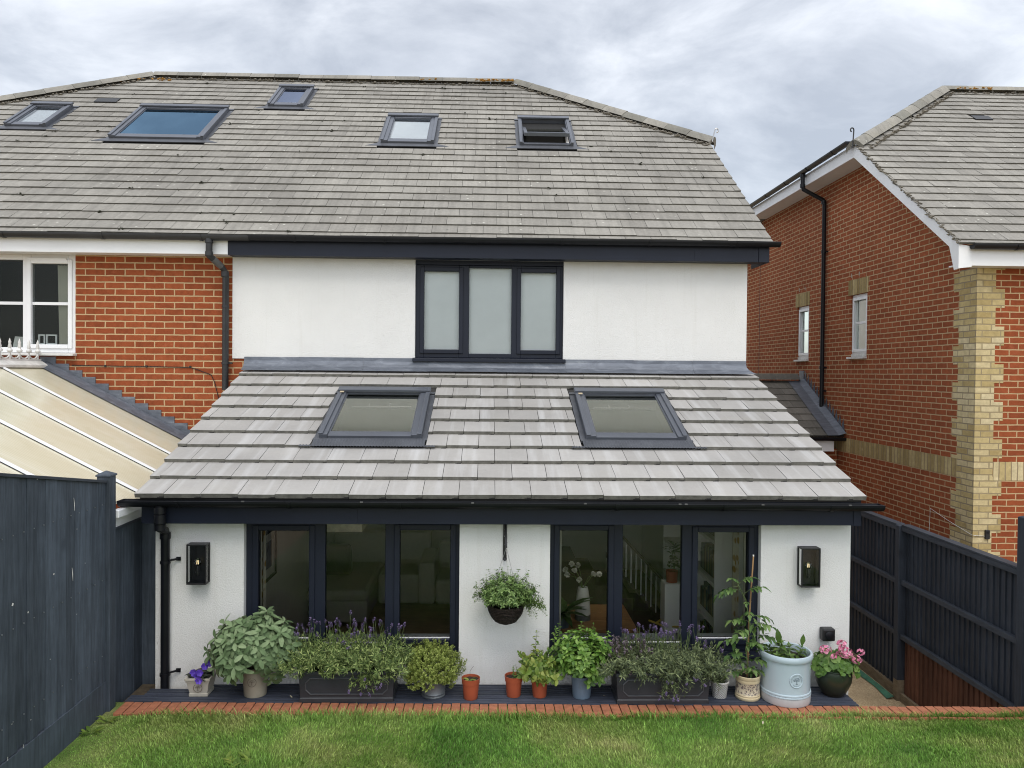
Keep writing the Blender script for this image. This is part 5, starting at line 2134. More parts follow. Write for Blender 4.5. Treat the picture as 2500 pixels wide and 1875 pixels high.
rf_bay(8.30, 11.5, -.81, .955, M['fence_r'], 'boards', 41)
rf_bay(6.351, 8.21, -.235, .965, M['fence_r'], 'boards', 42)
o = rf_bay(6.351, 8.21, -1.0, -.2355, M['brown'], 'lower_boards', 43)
o['label'] = 'bare brown boards below the lowest navy rail'
for (ya, yb2, zs) in ((8.302, 11.5, (.925, .335, -.235)), (6.351, 8.205, (.935, .345, -.245))):
    for z in zs:
        b = MB()
        b.box(RFX - .048, ya, z, RFX - .001, yb2, z + .052)
        b.build('rail', M['fence_rail'], fr, bevel=0.004)
    b = MB()
    b.box(RFX - .05, ya, zs[0] + .054, RFX + .045, yb2, zs[0] + .072)
    b.build('capping', M['fence_rail'], fr, bevel=0.003)
for (y, zt, zb) in ((8.208, .985, -.70), (6.265, 1.44, -1.0)):
    b = MB()
    b.box(RFX - .07, y, zb, RFX + .03, y + .085, zt)
    b.add([(RFX - .07, y, zt + .001), (RFX + .03, y, zt + .001), (RFX + .03, y + .085, zt + .001), (RFX - .07, y + .085, zt + .001), (RFX - .02, y + .042, zt + .02)], [(0, 1, 4), (1, 2, 4), (2, 3, 4), (3, 0, 4), (0, 3, 2, 1)])
    b.build('post', M['fence_r'], fr, bevel=0.004)
b = MB()
b.box(RFX - .068, 8.21, GZ - .05, RFX + .028, 8.291, -.701)
b.build('post_foot', M['oldwood'], fr, bevel=0.003)
b = MB()
b.box(RFX - .02, 8.30, GZ - .02, RFX + .02, 11.5, -.812)
b.box(RFX - .035, 6.5, GZ - .02, RFX - .002, 8.205, -.84)
b.build('gravel_board', M['oldwood'], fr)
b = MB()
for y in (6.48,):
    b.box(RFX + .0, 3.0, -1.0, RFX + .03, 6.264, 1.39)
b.build('near_boards', M['fence_r'], fr)

# ------------------------------------------------------------------ lamps, socket, bracket


def wall_light(x0, z0, label):
    t = thing('wall_light', label, 'wall light', (x0 + .081, EY, z0), group='box wall lights on the white extension')
    x1, z1, ya, yb2 = x0 + .162, z0 + .331, 6.35, 6.449
    w = .012
    m = MB()
    m.box(x0 + .003, 6.440, z0 + .003, x1 - .003, yb2, z1 - .003)
    m.build('back_plate', M['black'], t)
    m = MB()
    for zz in (z0, z1 - w):
        m.box(x0, ya, zz, x1, ya + w, zz + w)
        m.box(x0, 6.428, zz, x1, 6.4395, zz + w)
        m.box(x0, ya + w, zz, x0 + w, 6.428, zz + w)
        m.box(x1 - w, ya + w, zz, x1, 6.428, zz + w)
    for xx in (x0, x1 - w):
        m.box(xx, ya, z0 + w, xx + w, ya + w, z1 - w)
        m.box(xx, 6.428, z0 + w, xx + w, 6.4395, z1 - w)
    m.box(x0 + w, ya + w, z1 - w + .002, x1 - w, 6.428, z1 - .002)
    m.box(x0 + w, ya + w, z0 + .002, x1 - w, 6.428, z0 + w - .002)
    m.build('frame', M['black'], t, bevel=0.002)
    m = MB()
    yq = ya + w * .5
    m.quad((x0 + w, yq, z0 + w), (x1 - w, yq, z0 + w), (x1 - w, yq, z1 - w), (x0 + w, yq, z1 - w))
    for xx in (x0 + w * .5, x1 - w * .5):
        m.quad((xx, ya + w, z0 + w), (xx, 6.428, z0 + w), (xx, 6.428, z1 - w), (xx, ya + w, z1 - w))
    m.build('glass', M['lampglass'], t)
    cx, cy, cz = (x0 + x1) / 2 - .004, 6.395, z0 + .175
    m = MB()
    m.lathe([(.0, -.105), (.012, -.105), (.012, -.085), (.018, -.083), (.018, -.035), (.015, -.026)], (cx, cy, cz), 16)
    m.build('lamp_holder', M['black'], t, smooth=True)
    m = MB()
    prof = [(.013, -.026)] + [(.030 * math.sin(a), -.030 * math.cos(a) + .004) for a in [R(28 + 152 * k / 9) for k in range(10)]]
    m.lathe(prof, (cx, cy, cz), 18)
    bl = m.build('bulb', M['lampglass'], t, smooth=True)
    m = MB()
    for dx in (-.007, .006):
        m.tube([(cx + dx, cy, cz - .016), (cx + dx * .7, cy, cz + .016)], .0032, 6)
    m.build('filament', M['filament'], bl)


fm = NT('lit_filament')
fm.b.inputs['Emission Color'].default_value = (1.0, 0.72, 0.32, 1)
fm.b.inputs['Emission Strength'].default_value = 1.1
M['filament'] = fm.m
wall_light(-2.461, 0.857, 'black box wall light with a glowing bulb, beside the black downpipe')
wall_light(2.638, 0.836, 'black box wall light with a glowing bulb, above the black outdoor socket')

so = thing('outdoor_socket', 'black weatherproof outdoor socket on the white wall above the pink geranium', 'socket', (2.89, EY, .43))
b = MB()
b.box(2.838, 6.372, .372, 2.946, 6.449, .478)
b.build('box', M['black'], so, bevel=0.012)
b = MB()
b.lathe([(0, .0), (.036, .0), (.036, .007), (.030, .010), (.0, .010)], (0, 0, 0), 24)
b.v = [(2.893 + x, 6.3715 - z, .422 + y) for x, y, z in b.v]
b.build('round_lid', M['gutter'], so, smooth=True)

br = thing('hanging_bracket', 'black iron bracket on the white pier holding the hanging basket', 'bracket', (0.15, EY, 1.2))
b = MB()
b.box(.134, 6.437, 1.045, .166, 6.449, 1.384)
b.tube([(.15, 6.436, 1.06), (.15, 6.425, 1.045), (.15, 6.41, 1.05)], .010, 8)
b.build('back_bar', M['black'], br, bevel=0.003)
b = MB()
b.tube([(.15, 6.44, 1.365), (.15, 6.36, 1.345), (.15, 6.26, 1.30), (.152, 6.205, 1.245), (.153, 6.195, 1.215), (.156, 6.21, 1.205)], .0085, 8)
b.build('arm', M['black'], br, smooth=True)
b = MB()
for z in (1.30, 1.245):
    b.lathe([(0, 0), (.008, 0), (.006, .005), (0, .006)], (0, 0, 0), 10)
    b.v[-40:] = [(.15 + x, 6.4365 - zz, z + y) for x, y, zz in b.v[-40:]]
b.build('bolts', M['steel'], br)


# ------------------------------------------------------------------ plants
def blob_noise(sd):
    r = random.Random(sd)
    ph = [r.uniform(0, 6.28) for _ in range(6)]
    return lambda a, e: 1 + .10 * math.sin(3 * a + ph[0]) + .08 * math.sin(5 * a + ph[1] + 2 * e) + .06 * math.sin(7 * a + 4 * e + ph[2])


def dome_dirs(n, lo=-0.35):
    """evenly spread directions over a dome, slightly jittered"""
    out = []
    for i in range(n):
        z = 1 - (1 - lo) * (i + 0.5) / n
        a = i * 2.39996 + U(-.25, .25)
        z = max(-.98, min(.99, z + U(-.06, .06)))
        q = math.sqrt(max(0, 1 - z * z))
        out.append(Vector((q * math.cos(a), q * math.sin(a), z)))
    return out


def wall_clip(p, y=6.435):
    if p.y > y:
        p.y = y - U(0, .03)
    return p


def whorl(mb, p, d, n, L, W, spread=1.0, curl=.35, shape=(0, .62, 1, .72, 0), fold=.15):
    d = Vector(d).normalized()
    u = d.orthogonal().normalized()
    w = d.cross(u)
    a0 = U(0, 6.28)
    for k in range(n):
        a = a0 + 2 * math.pi * k / n + U(-.25, .25)
        o = u * math.cos(a) + w * math.sin(a)
        s = U(.7, 1.15)
        mb.leaf(p, o * spread + d * U(.35, .8), d, L * s, W * s, curl, fold, shape)


def leafy_stem(mb, sm, base, tip, pairs, L, W, bend=(0, 0, 0), curl=.35, shape=(0, .62, 1, .72, 0), start=.25, taper=.45, r=.0022, tipwhorl=3):
    base, tip = Vector(base), Vector(tip)
    ctrl = base.lerp(tip, .5) + Vector(bend)
    def q(t):
        return base * (1 - t) ** 2 + ctrl * 2 * t * (1 - t) + tip * t * t
    if sm is not None:
        sm.tube([q(k / 4) for k in range(5)], [r, r, r * .9, r * .8, r * .6], 5, caps=False)
    a = U(0, 6.28)
    for i in range(pairs):
        t = start + (1 - start) * i / max(1, pairs)
        p, d = q(t), (q(min(1, t + .05)) - q(t - .05)).normalized()
        u = d.orthogonal().normalized()
        w = d.cross(u)
        sc = (1 - taper * (i / pairs)) * U(.75, 1.15)
        a += math.pi / 2 + U(-.2, .2)
        for k in (0, 1):
            aa = a + k * math.pi
            o = u * math.cos(aa) + w * math.sin(aa)
            mb.leaf(p, o + d * U(.2, .6), d, L * sc, W * sc, curl, .2, shape)
    p, d = q(1.0), (q(1) - q(.9)).normalized()
    whorl(mb, p, d, tipwhorl, L * .5, W * .5, .8, .2, shape)


SAGE = (0, .55, .92, 1, .82, .35)
ROUND = (0, .7, 1, .8, .3)


def soil_disc(mb, x, y, z, r):
    n = 18
    mb.add([(x, y, z + .006)] + [(x + r * math.cos(6.283 * k / n), y + r * math.sin(6.283 * k / n), z + U(-.004, .004)) for k in range(n)],
           [(0, 1 + k, 1 + (k + 1) % n) for k in range(n)])


def emblem(parent, x, y, z, r, mat, R0=None):
    """a ringed tree stamped on the front of a pot; the disc follows a pot of radius R0"""
    m = MB()

    def on(px, pz, h=.0):
        if R0:
            return (x + px, y - math.sqrt(max(1e-6, R0 * R0 - px * px)) + R0 - h, z + pz)
        return (x + px, y - h, z + pz)
    n = 28
    for k in range(n):
        a, c = 6.283 * k / n, 6.283 * (k + 1) / n
        p = [on(r * math.cos(a), r * math.sin(a), .0022), on(r * math.cos(c), r * math.sin(c), .0022), on(.88 * r * math.cos(c), .88 * r * math.sin(c), .0022), on(.88 * r * math.cos(a), .88 * r * math.sin(a), .0022)]
        m.add(p, [(0, 1, 2, 3)])

    def bar(x0, z0, x1, z1, w):
        d = Vector((x1 - x0, 0, z1 - z0)).normalized()
        s = Vector((-d.z, 0, d.x)) * w
        m.add([on(x0 - s.x, z0 - s.z, .0022), on(x1 - s.x, z1 - s.z, .0022), on(x1 + s.x, z1 + s.z, .0022), on(x0 + s.x, z0 + s.z, .0022)], [(0, 1, 2, 3)])
    q = r / 10
    bar(0, -5.5 * q, 0, 1 * q, .55 * q)
    bar(-2.2 * q, -5.4 * q, 2.2 * q, -5.4 * q, .3 * q)
    for (tx, tz) in ((-4, 2.5), (-2.4, 4.2), (0, 5.2), (2.4, 4.2), (4.2, 2.3), (-4.6, .6), (4.6, .3)):
        bar(0, .4 * q, tx * q * .9, tz * q * .9, .22 * q)
        for _ in range(5):
            ox, oz = tx * q + U(-1.2, 1.2) * q, tz * q + U(-1, 1) * q
            bar(ox - .4 * q, oz, ox + .4 * q, oz + U(-.4, .4) * q, .28 * q)
    return m.build('emblem', mat, parent)


# --- small square pot of violets
rng.seed(101)
t = thing('potted_violet', 'small square stone coloured pot of purple violets beside the black downpipe', 'potted plant', (-2.30, 6.27, 0))
b = MB()
def sq(h, z):
    return [(-2.305 - h, 6.275 - h, z), (-2.305 + h, 6.275 - h, z), (-2.305 + h, 6.275 + h, z), (-2.305 - h, 6.275 + h, z)]
lv = [(.074, 0), (.075, .022), (.070, .024), (.088, .118), (.094, .120), (.094, .132), (.100, .134), (.101, .152), (.088, .152), (.084, .125)]
vs, fs = [], []
for h, z in lv:
    vs += sq(h, z)
for i in range(len(lv) - 1):
    for k in range(4):
        fs.append((i * 4 + k, i * 4 + (k + 1) % 4, (i + 1) * 4 + (k + 1) % 4, (i + 1) * 4 + k))
fs.append(tuple(4 * (len(lv) - 1) + k for k in range(4)))
b.add(vs, fs)
pot = b.build('pot', M['stonepot'], t, bevel=0.002)
emblem(pot, -2.305, 6.193, .072, .036, M['emblem'])
b = MB()
for _ in range(60):
    a = U(0, 6.28)
    p = Vector((-2.305 + U(-.06, .06), 6.27 + U(-.06, .06), .15))
    b.leaf(p, Vector((math.cos(a), math.sin(a), U(.2, 1.2))), (0, 0, 1), U(.05, .09), U(.03, .05), .5, .15, ROUND)
b.build('foliage', M['darkleaf'], t)
for (dx, dy, dz) in ((-.005, -.07, .17), (.02, -.08, .20), (.05, -.05, .24), (.075, -.03, .26), (.02, -.10, .145), (-.04, -.05, .19), (.10, -.02, .28)):
    f = MB()
    c = Vector((-2.305 + dx, 6.27 + dy, dz))
    for k in range(6):
        a = k * 1.047 + U(-.2, .2)
        f.leaf(c, Vector((math.cos(a), -.35, math.sin(a))), (0, -1, 0), .034, .032, -.15, .1, ROUND)
    f.build('flower', M['purple'], t)

# --- sage
rng.seed(102)
t = thing('potted_sage', 'big bush of grey-green sage spilling over a taupe pot', 'potted plant', (-1.865, 6.25, 0))
b = MB()
b.lathe([(0, 0), (.088, 0), (.090, .015), (.104, .21), (.112, .212), (.114, .235), (.104, .237), (.100, .20), (0, .20)], (-1.865, 6.25, 0), 32)
pot = b.build('pot', M['taupe'], t, smooth=True)
emblem(pot, -1.865, 6.152, .13, .036, M['emblem'], .099)
b, s = MB(), MB()
nz = blob_noise(3)
C = Vector((-1.885, 6.235, .375))
for d in dome_dirs(165, -0.50):
    a, e = math.atan2(d.y, d.x), d.z
    q = nz(a, e) * U(.80, 1.03)
    tip = C + Vector((d.x * .345, d.y * .23, d.z * (.245 if d.z > 0 else .24) + .03 * math.sin(5 * d.x))) * q
    tip = wall_clip(tip)
    s.tube([(-1.865 + d.x * .05, 6.25 + d.y * .05, .2), C + Vector((d.x * .16, d.y * .1, d.z * .05)), tip], .0025, 5, caps=False)
    o = (d + Vector((0, -.25, .35))).normalized()
    whorl(b, tip, o, 4, .080, .035, 1.0, .25, SAGE, .12)
    whorl(b, tip - o * .03, o, 5, .092, .040, 1.3, .45, SAGE, .12)
for (x, z) in ((-1.72, .16), (-1.70, .11), (-1.66, .15), (-1.76, .20), (-1.64, .19), (-2.02, .23)):
    whorl(b, Vector((x, 6.12, z + .05)), (0.3, -.7, -.5), 5, .085, .04, 1, .3, SAGE)
b.build('foliage', M['sage'], t)
s.build('stems', M['woody'], t)


# --- lavender troughs
def trough(t, x0, x1, y0, h=.245, d=.30):
    m = MB()
    f = .012
    A = [(x0, y0), (x1, y0), (x1, y0 + d), (x0, y0 + d)]
    def lev(g, z):
        return [(x0 - g, y0 - g, z), (x1 + g, y0 - g, z), (x1 + g, y0 + d + g, z), (x0 - g, y0 + d + g, z)]
    L = [lev(.006, 0), lev(.006, .030), lev(0, .036), lev(.012, h - .03), lev(.016, h - .028), lev(.016, h), lev(-.006, h), lev(-.012, h - .05)]
    vs, fs = [q for l in L for q in l], []
    for i in range(len(L) - 1):
        for k in range(4):
            fs.append((i * 4 + k, i * 4 + (k + 1) % 4, (i + 1) * 4 + (k + 1) % 4, (i + 1) * 4 + k))
    fs.append(tuple(4 * (len(L) - 1) + k for k in range(4)))
    m.add(vs, fs)
    pot = m.build('trough', M['trough'], t, bevel=0.003)
    m = MB()
    za, zb, xa, xb, c = .064, h - .052, x0 + .042, x1 - .042, .038
    pts = [(xa + c, za), (xb - c, za), (xb, za + c), (xb, zb - c), (xb - c, zb), (xa + c, zb), (xa, zb - c), (xa, za + c)]
    fy = lambda z: y0 - .012 * (z - .036) / (h - .066)
    for i in range(8):
        (ax, az), (bx, bz) = pts[i], pts[(i + 1) % 8]
        m.tube([(ax, fy(az) - .002, az), (bx, fy(bz) - .002, bz)], .0055, 6)
    m.build('panel_moulding', M['trough_edge'], pot, smooth=True)
    m = MB()
    m.box(x0, y0, h - .052, x1, y0 + d, h - .05)
    m.build('soil', M['soil'], t)


M['trough_edge'] = plain('trough_moulding', (0.060, 0.064, 0.072), 0.45, var=0.2)


def lavender(t, x0, x1, y0, d, n, top, leafmat, flmat, seed, spikes, trail, tall):
    rng.seed(seed)
    b, f, s = MB(), MB(), MB()
    cx, cy = (x0 + x1) / 2, y0 + d / 2
    for i in range(n):
        u, v = U(-1, 1), U(-1, 1)
        base = Vector((cx + u * (x1 - x0) * .46, cy + v * d * .42, .22))
        edge = u * u * u
        hgt = (top - .22) * U(.35, 1.0) * (1 - .25 * u * u) * (1 - .12 * v * v)
        tip = base + Vector((edge * .12 + U(-.07, .07), v * .10 - .05 + U(-.05, .04), hgt))
        if v < -.6 and rng.random() < .12:
            tip.z -= U(.03, .09)
            tip.y -= U(.02, .05)
        tip = wall_clip(tip)
        k = rng.randint(6, 9)
        for j in range(k):
            p = base.lerp(tip, .42 + .58 * j / k)
            ax = (tip - base).normalized()
            for _ in range(2):
                o = ax.orthogonal()
                o.rotate(Matrix.Rotation(U(0, 6.28), 3, ax))
                b.sliver(p, o + ax * U(.5, 1.4), ax, U(.030, .052), U(.0065, .0100), U(-.1, .5))
        for _ in range(4):
            o = rdir()
            b.sliver(tip, ax * 1.4 + o * .6, o, U(.026, .042), .0068, .1)
    # trailing shoots over the front
    for (tx, ty, tz, m_) in trail:
        for _ in range(m_):
            base = Vector((tx + U(-.07, .07), y0 + .03, .24))
            tip = Vector((tx + U(-.10, .10), y0 - U(.02, .08), tz + U(-.01, .09)))
            mid = (base + tip) / 2 + Vector((0, -.06, .04))
            for j in range(11):
                w = j / 10
                p = base * (1 - w) ** 2 + mid * 2 * w * (1 - w) + tip * w * w
                ax = (tip - mid).normalized()
                for _ in range(3):
                    b.sliver(p, rdir() + ax * .9, rdir(), U(.026, .044), U(.0058, .008), .2)
            if rng.random() < .45:
                spike(f, s, mid, tip + Vector((U(-.02, .02), -.01, -.02)))
    for (sx, sz, m_) in spikes:
        for _ in range(m_):
            bx = sx + U(-.06, .06)
            base = Vector((bx, cy + U(-.12, .10), top - .12))
            tip = Vector((bx + U(-.05, .05), base.y + U(-.05, .04), sz + U(-.05, .03)))
            spike(f, s, base, wall_clip(tip))
    for (a, c, z) in tall:
        spike(f, s, Vector((a, cy, top - .1)), Vector((c, cy - .03, z)))
    b.build('foliage', leafmat, t)
    f.build('flower_spikes', flmat, t)
    s.build('flower_stalks', M['stem'], t)


def spike(f, s, base, tip):
    base, tip = Vector(base), Vector(tip)
    s.tube([base, base.lerp(tip, .5) + Vector((U(-.006, .006), U(-.006, .006), 0)), tip], .0013, 4, caps=False)
    ax = (tip - base).normalized()
    L = U(.024, .042)
    for j in range(7):
        p = tip + ax * (L * (j / 6 - .6))
        q = .0092 * (1 - .5 * abs(j / 6 - .45)) * U(.8, 1.25)
        for _ in range(3):
            o = ax.orthogonal()
            o.rotate(Matrix.Rotation(U(0, 6.28), 3, ax))
            f.leaf(p, o + ax * .7, ax, q * 1.6, q * 1.15, 0, .3, (.4, 1, 0))


t = thing('lavender_trough', 'black panelled trough of lavender in flower beside the sage', 'planter', (-1.10, 6.22, 0))
trough(t, -1.465, -.738, 6.085)
lavender(t, -1.52, -.70, 6.06, .32, 560, .505, M['lav'], M['lavflower'], 201,
         [(-1.46, .56, 8), (-1.36, .58, 8), (-1.27, .60, 7), (-1.16, .56, 5), (-1.06, .57, 9), (-.98, .55, 7), (-.90, .57, 6), (-.80, .58, 6), (-.72, .52, 4), (-1.30, .40, 7), (-1.0, .40, 9), (-.78, .38, 7), (-1.12, .46, 8), (-.90, .33, 5)],
         [(-.98, 6.0, .10, 9), (-.88, 6.0, .13, 7), (-1.30, 6.05, .20, 4), (-.74, 6.05, .20, 4)], [(-1.11, -1.09, .68), (-1.20, -1.20, .62), (-.70, -.66, .58)])
t = thing('lavender_trough', 'black panelled trough of greyer lavender in front of the right window', 'planter', (1.41, 6.17, 0))
trough(t, 1.045, 1.768, 6.03)
lavender(t, .98, 1.86, 6.0, .33, 520, .46, M['lav2'], M['lavflower'], 202,
         [(1.02, .44, 4), (1.15, .53, 5), (1.26, .55, 7), (1.38, .55, 14), (1.47, .54, 12), (1.58, .56, 9), (1.68, .53, 6), (1.80, .43, 6), (1.87, .40, 4), (1.60, .36, 6)],
         [(1.47, 5.95, .08, 8), (1.38, 5.97, .15, 7), (1.62, 5.98, .17, 5), (1.24, 5.98, .16, 3), (1.75, 6.0, .17, 4)], [(1.22, 1.22, .60), (1.42, 1.42, .60), (1.72, 1.75, .57), (1.92, 1.93, .45)])
f, s = MB(), MB()
rng.seed(203)
for _ in range(95):
    u = U(-1, 1)
    base = Vector((1.16 + u * .12, 6.14, .26))
    tip = Vector((1.12 + u * .20, 6.04 + U(-.06, .18), U(.24, .50)))
    spike(f, s, base, tip)
o = f.build('faded_spikes', M['lavdead'], t)
s.build('faded_stalks', M['woody'], t)

# --- thyme
rng.seed(104)
t = thing('potted_thyme', 'rounded yellow-green thyme bush in a ribbed zinc pot', 'potted plant', (-.425, 6.22, 0))
b = MB()
b.lathe([(0, 0), (.093, 0), (.096, .004), (.096, .010), (.092, .014), (.093, .026), (.096, .030), (.094, .034), (.098, .12), (.102, .125), (.098, .13), (.092, .12), (0, .12)], (-.425, 6.22, 0), 32)
b.build('pot', M['zinc'], t, smooth=True)
b = MB()
nz = blob_noise(8)
C = Vector((-.445, 6.20, .235))
for d in dome_dirs(1250, -0.62):
    a, e = math.atan2(d.y, d.x), d.z
    q = nz(a, e) * U(.70, 1.03)
    tip = wall_clip(C + Vector((d.x * .235, d.y * .19, d.z * .195)) * q)
    ax = (Vector((d.x * .6, d.y * .6 - .1, 1.0 if d.z > -.2 else .15))).normalized()
    for j in range(10):
        p = tip + ax * (.045 * (j / 9 - .75))
        for _ in range(2):
            o = ax.orthogonal()
            o.rotate(Matrix.Rotation(U(0, 6.28), 3, ax))
            b.sliver(p, o + ax * .9, ax, U(.012, .018), U(.006, .009), .2)
b.build('foliage', M['thyme'], t)


# --- plastic pots
def plastic_pot(t, x, y, r=.072, h=.165, lean=0.0, mat='terracotta'):
    m = MB()
    m.lathe([(0, 0), (r * .76, 0), (r * .79, .006), (r * .93, h * .74), (r * .99, h * .745), (r * 1.03, h * .98), (r * 1.04, h), (r * .97, h), (r * .95, h * .86)], (x, y, 0), 32)
    m.build('pot', M[mat], t, smooth=True)
    m = MB()
    soil_disc(m, x, y, h * .87, r * .96)
    m.build('soil', M['soil'], t)


t = thing('seedling_pot', 'orange plastic pot with a pale thin seedling, standing alone under the hanging basket', 'flower pot', (-.122, 6.18, 0))
plastic_pot(t, -.122, 6.155)
b = MB()
for (a, L) in ((.3, .06), (2.2, .055), (3.7, .05), (5.0, .05)):
    b.leaf((-.135, 6.145, .145), (math.cos(a), math.sin(a) * .6 - .2, .5), (0, 0, 1), L, .03, .6, .2, ROUND)
b.leaf((-.125, 6.15, .15), (.8, 0, .6), (0, 0, 1), .07, .006, .3)
b.build('foliage', M['balm'], t)
s = MB()
s.tube([(-.13, 6.15, .14), (-.128, 6.15, .22), (-.10, 6.15, .26)], .0012, 4)
s.build('stem', M['woody'], t)
t = thing('seedling_pot', 'orange plastic pot with a few dark sprigs, left of the small yellowish mint', 'flower pot', (.225, 6.2, 0))
plastic_pot(t, .225, 6.20)
b, s = MB(), MB()
rng.seed(106)
for _ in range(7):
    bx, by = .25 + U(-.03, .04), 6.18 + U(-.03, .02)
    leafy_stem(b, s, (bx, by, .14), (bx + U(-.03, .03), by + U(-.03, .02), .18 + U(.02, .07)), 5, .022, .011)
b.build('foliage', M['mint'], t)
s.build('stems', M['stem'], t)
t = thing('potted_mint', 'yellowish leafy mint in an orange plastic pot, left of the blue pot', 'potted plant', (.435, 6.19, 0))
plastic_pot(t, .435, 6.19, .070, .150)
b, s = MB(), MB()
rng.seed(107)
for _ in range(46):
    bx, by = .435 + U(-.05, .05), 6.19 + U(-.04, .04)
    dx = U(-.16, .15)
    zt = U(.13, .38) - abs(dx) * .4
    leafy_stem(b, s, (bx, by, .13), wall_clip(Vector((bx + dx, by + U(-.13, .12), max(.17, zt)))), 6, .056, .034, (dx * .2, 0, .06), .55, ROUND, .15)
leafy_stem(b, s, (.42, 6.2, .2), (.41, 6.18, .52), 6, .058, .034, (-.03, 0, 0), .5, ROUND, .35, .3)
leafy_stem(b, s, (.40, 6.2, .2), (.27, 6.16, .36), 6, .052, .030, (-.03, 0, .05), .5, ROUND, .3, .3)
for _ in range(60):
    p = Vector((.435 + U(-.14, .14), 6.17 + U(-.10, .08), U(.18, .30)))
    whorl(b, p, (U(-.4, .4), -.8, U(.1, .6)), 3, .056, .036, 1, .5, ROUND)
b.build('foliage', M['balm'], t)
s.build('stems', M['stem'], t)
t = thing('potted_mint', 'large bushy green mint in a blue-grey pot', 'potted plant', (.775, 6.19, 0))
b = MB()
b.lathe([(0, 0), (.070, 0), (.073, .01), (.085, .165), (.090, .168), (.090, .18), (.082, .18), (.08, .15), (0, .15)], (.775, 6.18, 0), 32)
pot = b.build('pot', M['bluegrey'], t, smooth=True)
emblem(pot, .775, 6.100, .115, .030, M['glaze_mark'], .080)
b, s = MB(), MB()
rng.seed(108)
nz = blob_noise(5)
for d in dome_dirs(125, -.45):
    a, e = math.atan2(d.y, d.x), d.z
    q = nz(a, e) * U(.78, 1.05)
    tip = wall_clip(Vector((.775, 6.18, .31)) + Vector((d.x * .255, d.y * .19, d.z * .215)) * q)
    leafy_stem(b, s, (.775 + d.x * .05, 6.18 + d.y * .05, .16), tip, 6, .056, .030, (d.x * .05, d.y * .05, .08), .4, (0, .66, 1, .72, 0), .35, .2, .0022, 4)
    whorl(b, tip, d + Vector((0, -.2, .6)), 4, .050, .028, 1, .3)
for (x, z) in ((.60, .585), (.76, .60), (.86, .585), (.98, .52), (.55, .56)):
    leafy_stem(b, s, (x, 6.2, .40), (x + U(-.02, .02), 6.18, z), 5, .046, .025, (0, 0, 0), .4, (0, .66, 1, .72, 0), .2, .5)
for _ in range(8):
    whorl(b, (.86 + U(-.05, .06), 6.07, .20 + U(-.06, .03)), (.2, -.8, .3), 4, .06, .036, 1, .35)
b.build('foliage', M['mint'], t)
s.build('stems', M['stem'], t)

# --- small lattice pot
rng.seed(109)
t = thing('small_lattice_pot', 'small white pot with a diamond lattice and a wispy grey plant', 'potted plant', (1.90, 6.17, 0))
b = MB()
b.lathe([(0, 0), (.056, 0), (.056, .006), (.072, .118)], (0, 0, 0), 32)
o = b.build('pot', M['lattice'], t, smooth=True, loc=Vector((0, 0, 0)))
o.location = (0, 0, 0)
b = MB()
b.lathe([(.072, .1185), (.077, .121), (.078, .130), (.073, .134), (.067, .130), (.064, .11), (0, .11)], (1.90, 6.17, 0), 32)
b.build('rim', M['upvc_dirty'], t, smooth=True)
b = MB()
for _ in range(60):
    base = Vector((1.90 + U(-.04, .04), 6.17 + U(-.04, .04), .11))
    tip = base + Vector((U(-.13, .05), U(-.10, .07), U(.03, .17)))
    for j in range(10):
        p = base.lerp(tip, j / 9)
        for _ in range(3):
            b.sliver(p, rdir() + Vector((0, 0, .6)), rdir(), U(.014, .026), U(.004, .006), .2)
b.build('foliage', M['lav2'], t)

# --- tomato
rng.seed(110)
t = thing('potted_tomato', 'lanky tomato plant tied to a bamboo cane in a cream pot with a floral band', 'potted plant', (2.125, 6.15, 0))
b = MB()
b.lathe([(0, 0), (.094, 0), (.099, .006), (.0995, .022), (.095, .025), (.095, .034), (.098, .037), (.096, .044), (.0945, .046), (.0945, .137), (.0965, .140), (.095, .160), (.099, .165), (.100, .188), (.096, .192), (.088, .188), (.086, .16), (0, .16)], (0, 0, 0), 36)
o = b.build('pot', M['floral'], t, smooth=True, loc=Vector((0, 0, 0)))
b = MB()
soil_disc(b, 2.125, 6.15, .165, .087)
b.build('soil', M['soil'], t)
b = MB()
b.tube([(2.12, 6.15, .15), (2.128, 6.15, .60), (2.155, 6.14, 1.15)], [.0075, .007, .006], 8)
for z in (.35, .55, .78, .98):
    collar(b, (2.122 + z * .02, 6.149, z), .0085, .008)
b.build('cane', M['cane'], t, smooth=True)
b = MB()
b.lathe([(0, 0), (.0065, 0), (.0065, .012), (0, .013)], (2.155, 6.14, 1.15), 8)
b.build('cane_tip', M['barewood'], t)
b, s = MB(), MB()
TL = (0, .7, 1, .62, .5, 0)


def tomato_leaf(p, d, L):
    p, d = Vector(p), Vector(d).normalized()
    pts = []
    for k in range(6):
        w = k / 5
        pts.append(p + d * (L * w) + Vector((0, 0, -.35 * L * w * w)))
    pts = [wall_clip(q) for q in pts]
    s.tube(pts, [.0022, .002, .0018, .0016, .0013, .001], 5, caps=False)
    for k, sz in ((2, .75), (3, 1.0), (4, .95), (5, 1.1)):
        ax = (pts[k] - pts[k - 1]).normalized()
        sd = ax.cross(Vector((0, 0, 1))).normalized()
        if k == 5:
            b.leaf(pts[k], ax + Vector((0, 0, -.2)), (0, 0, 1), L * .42 * sz, L * .27 * sz, .4, .25, TL)
        else:
            for g in (-1, 1):
                b.leaf(pts[k], sd * g + ax * .5, (0, 0, 1), L * .38 * sz * U(.85, 1.15), L * .24 * sz, .5, .25, TL)
                b.leaf(pts[k] + ax * L * .06, sd * g + ax * .4 + Vector((0, 0, .1)), (0, 0, 1), L * .14, L * .08, .3, .2)


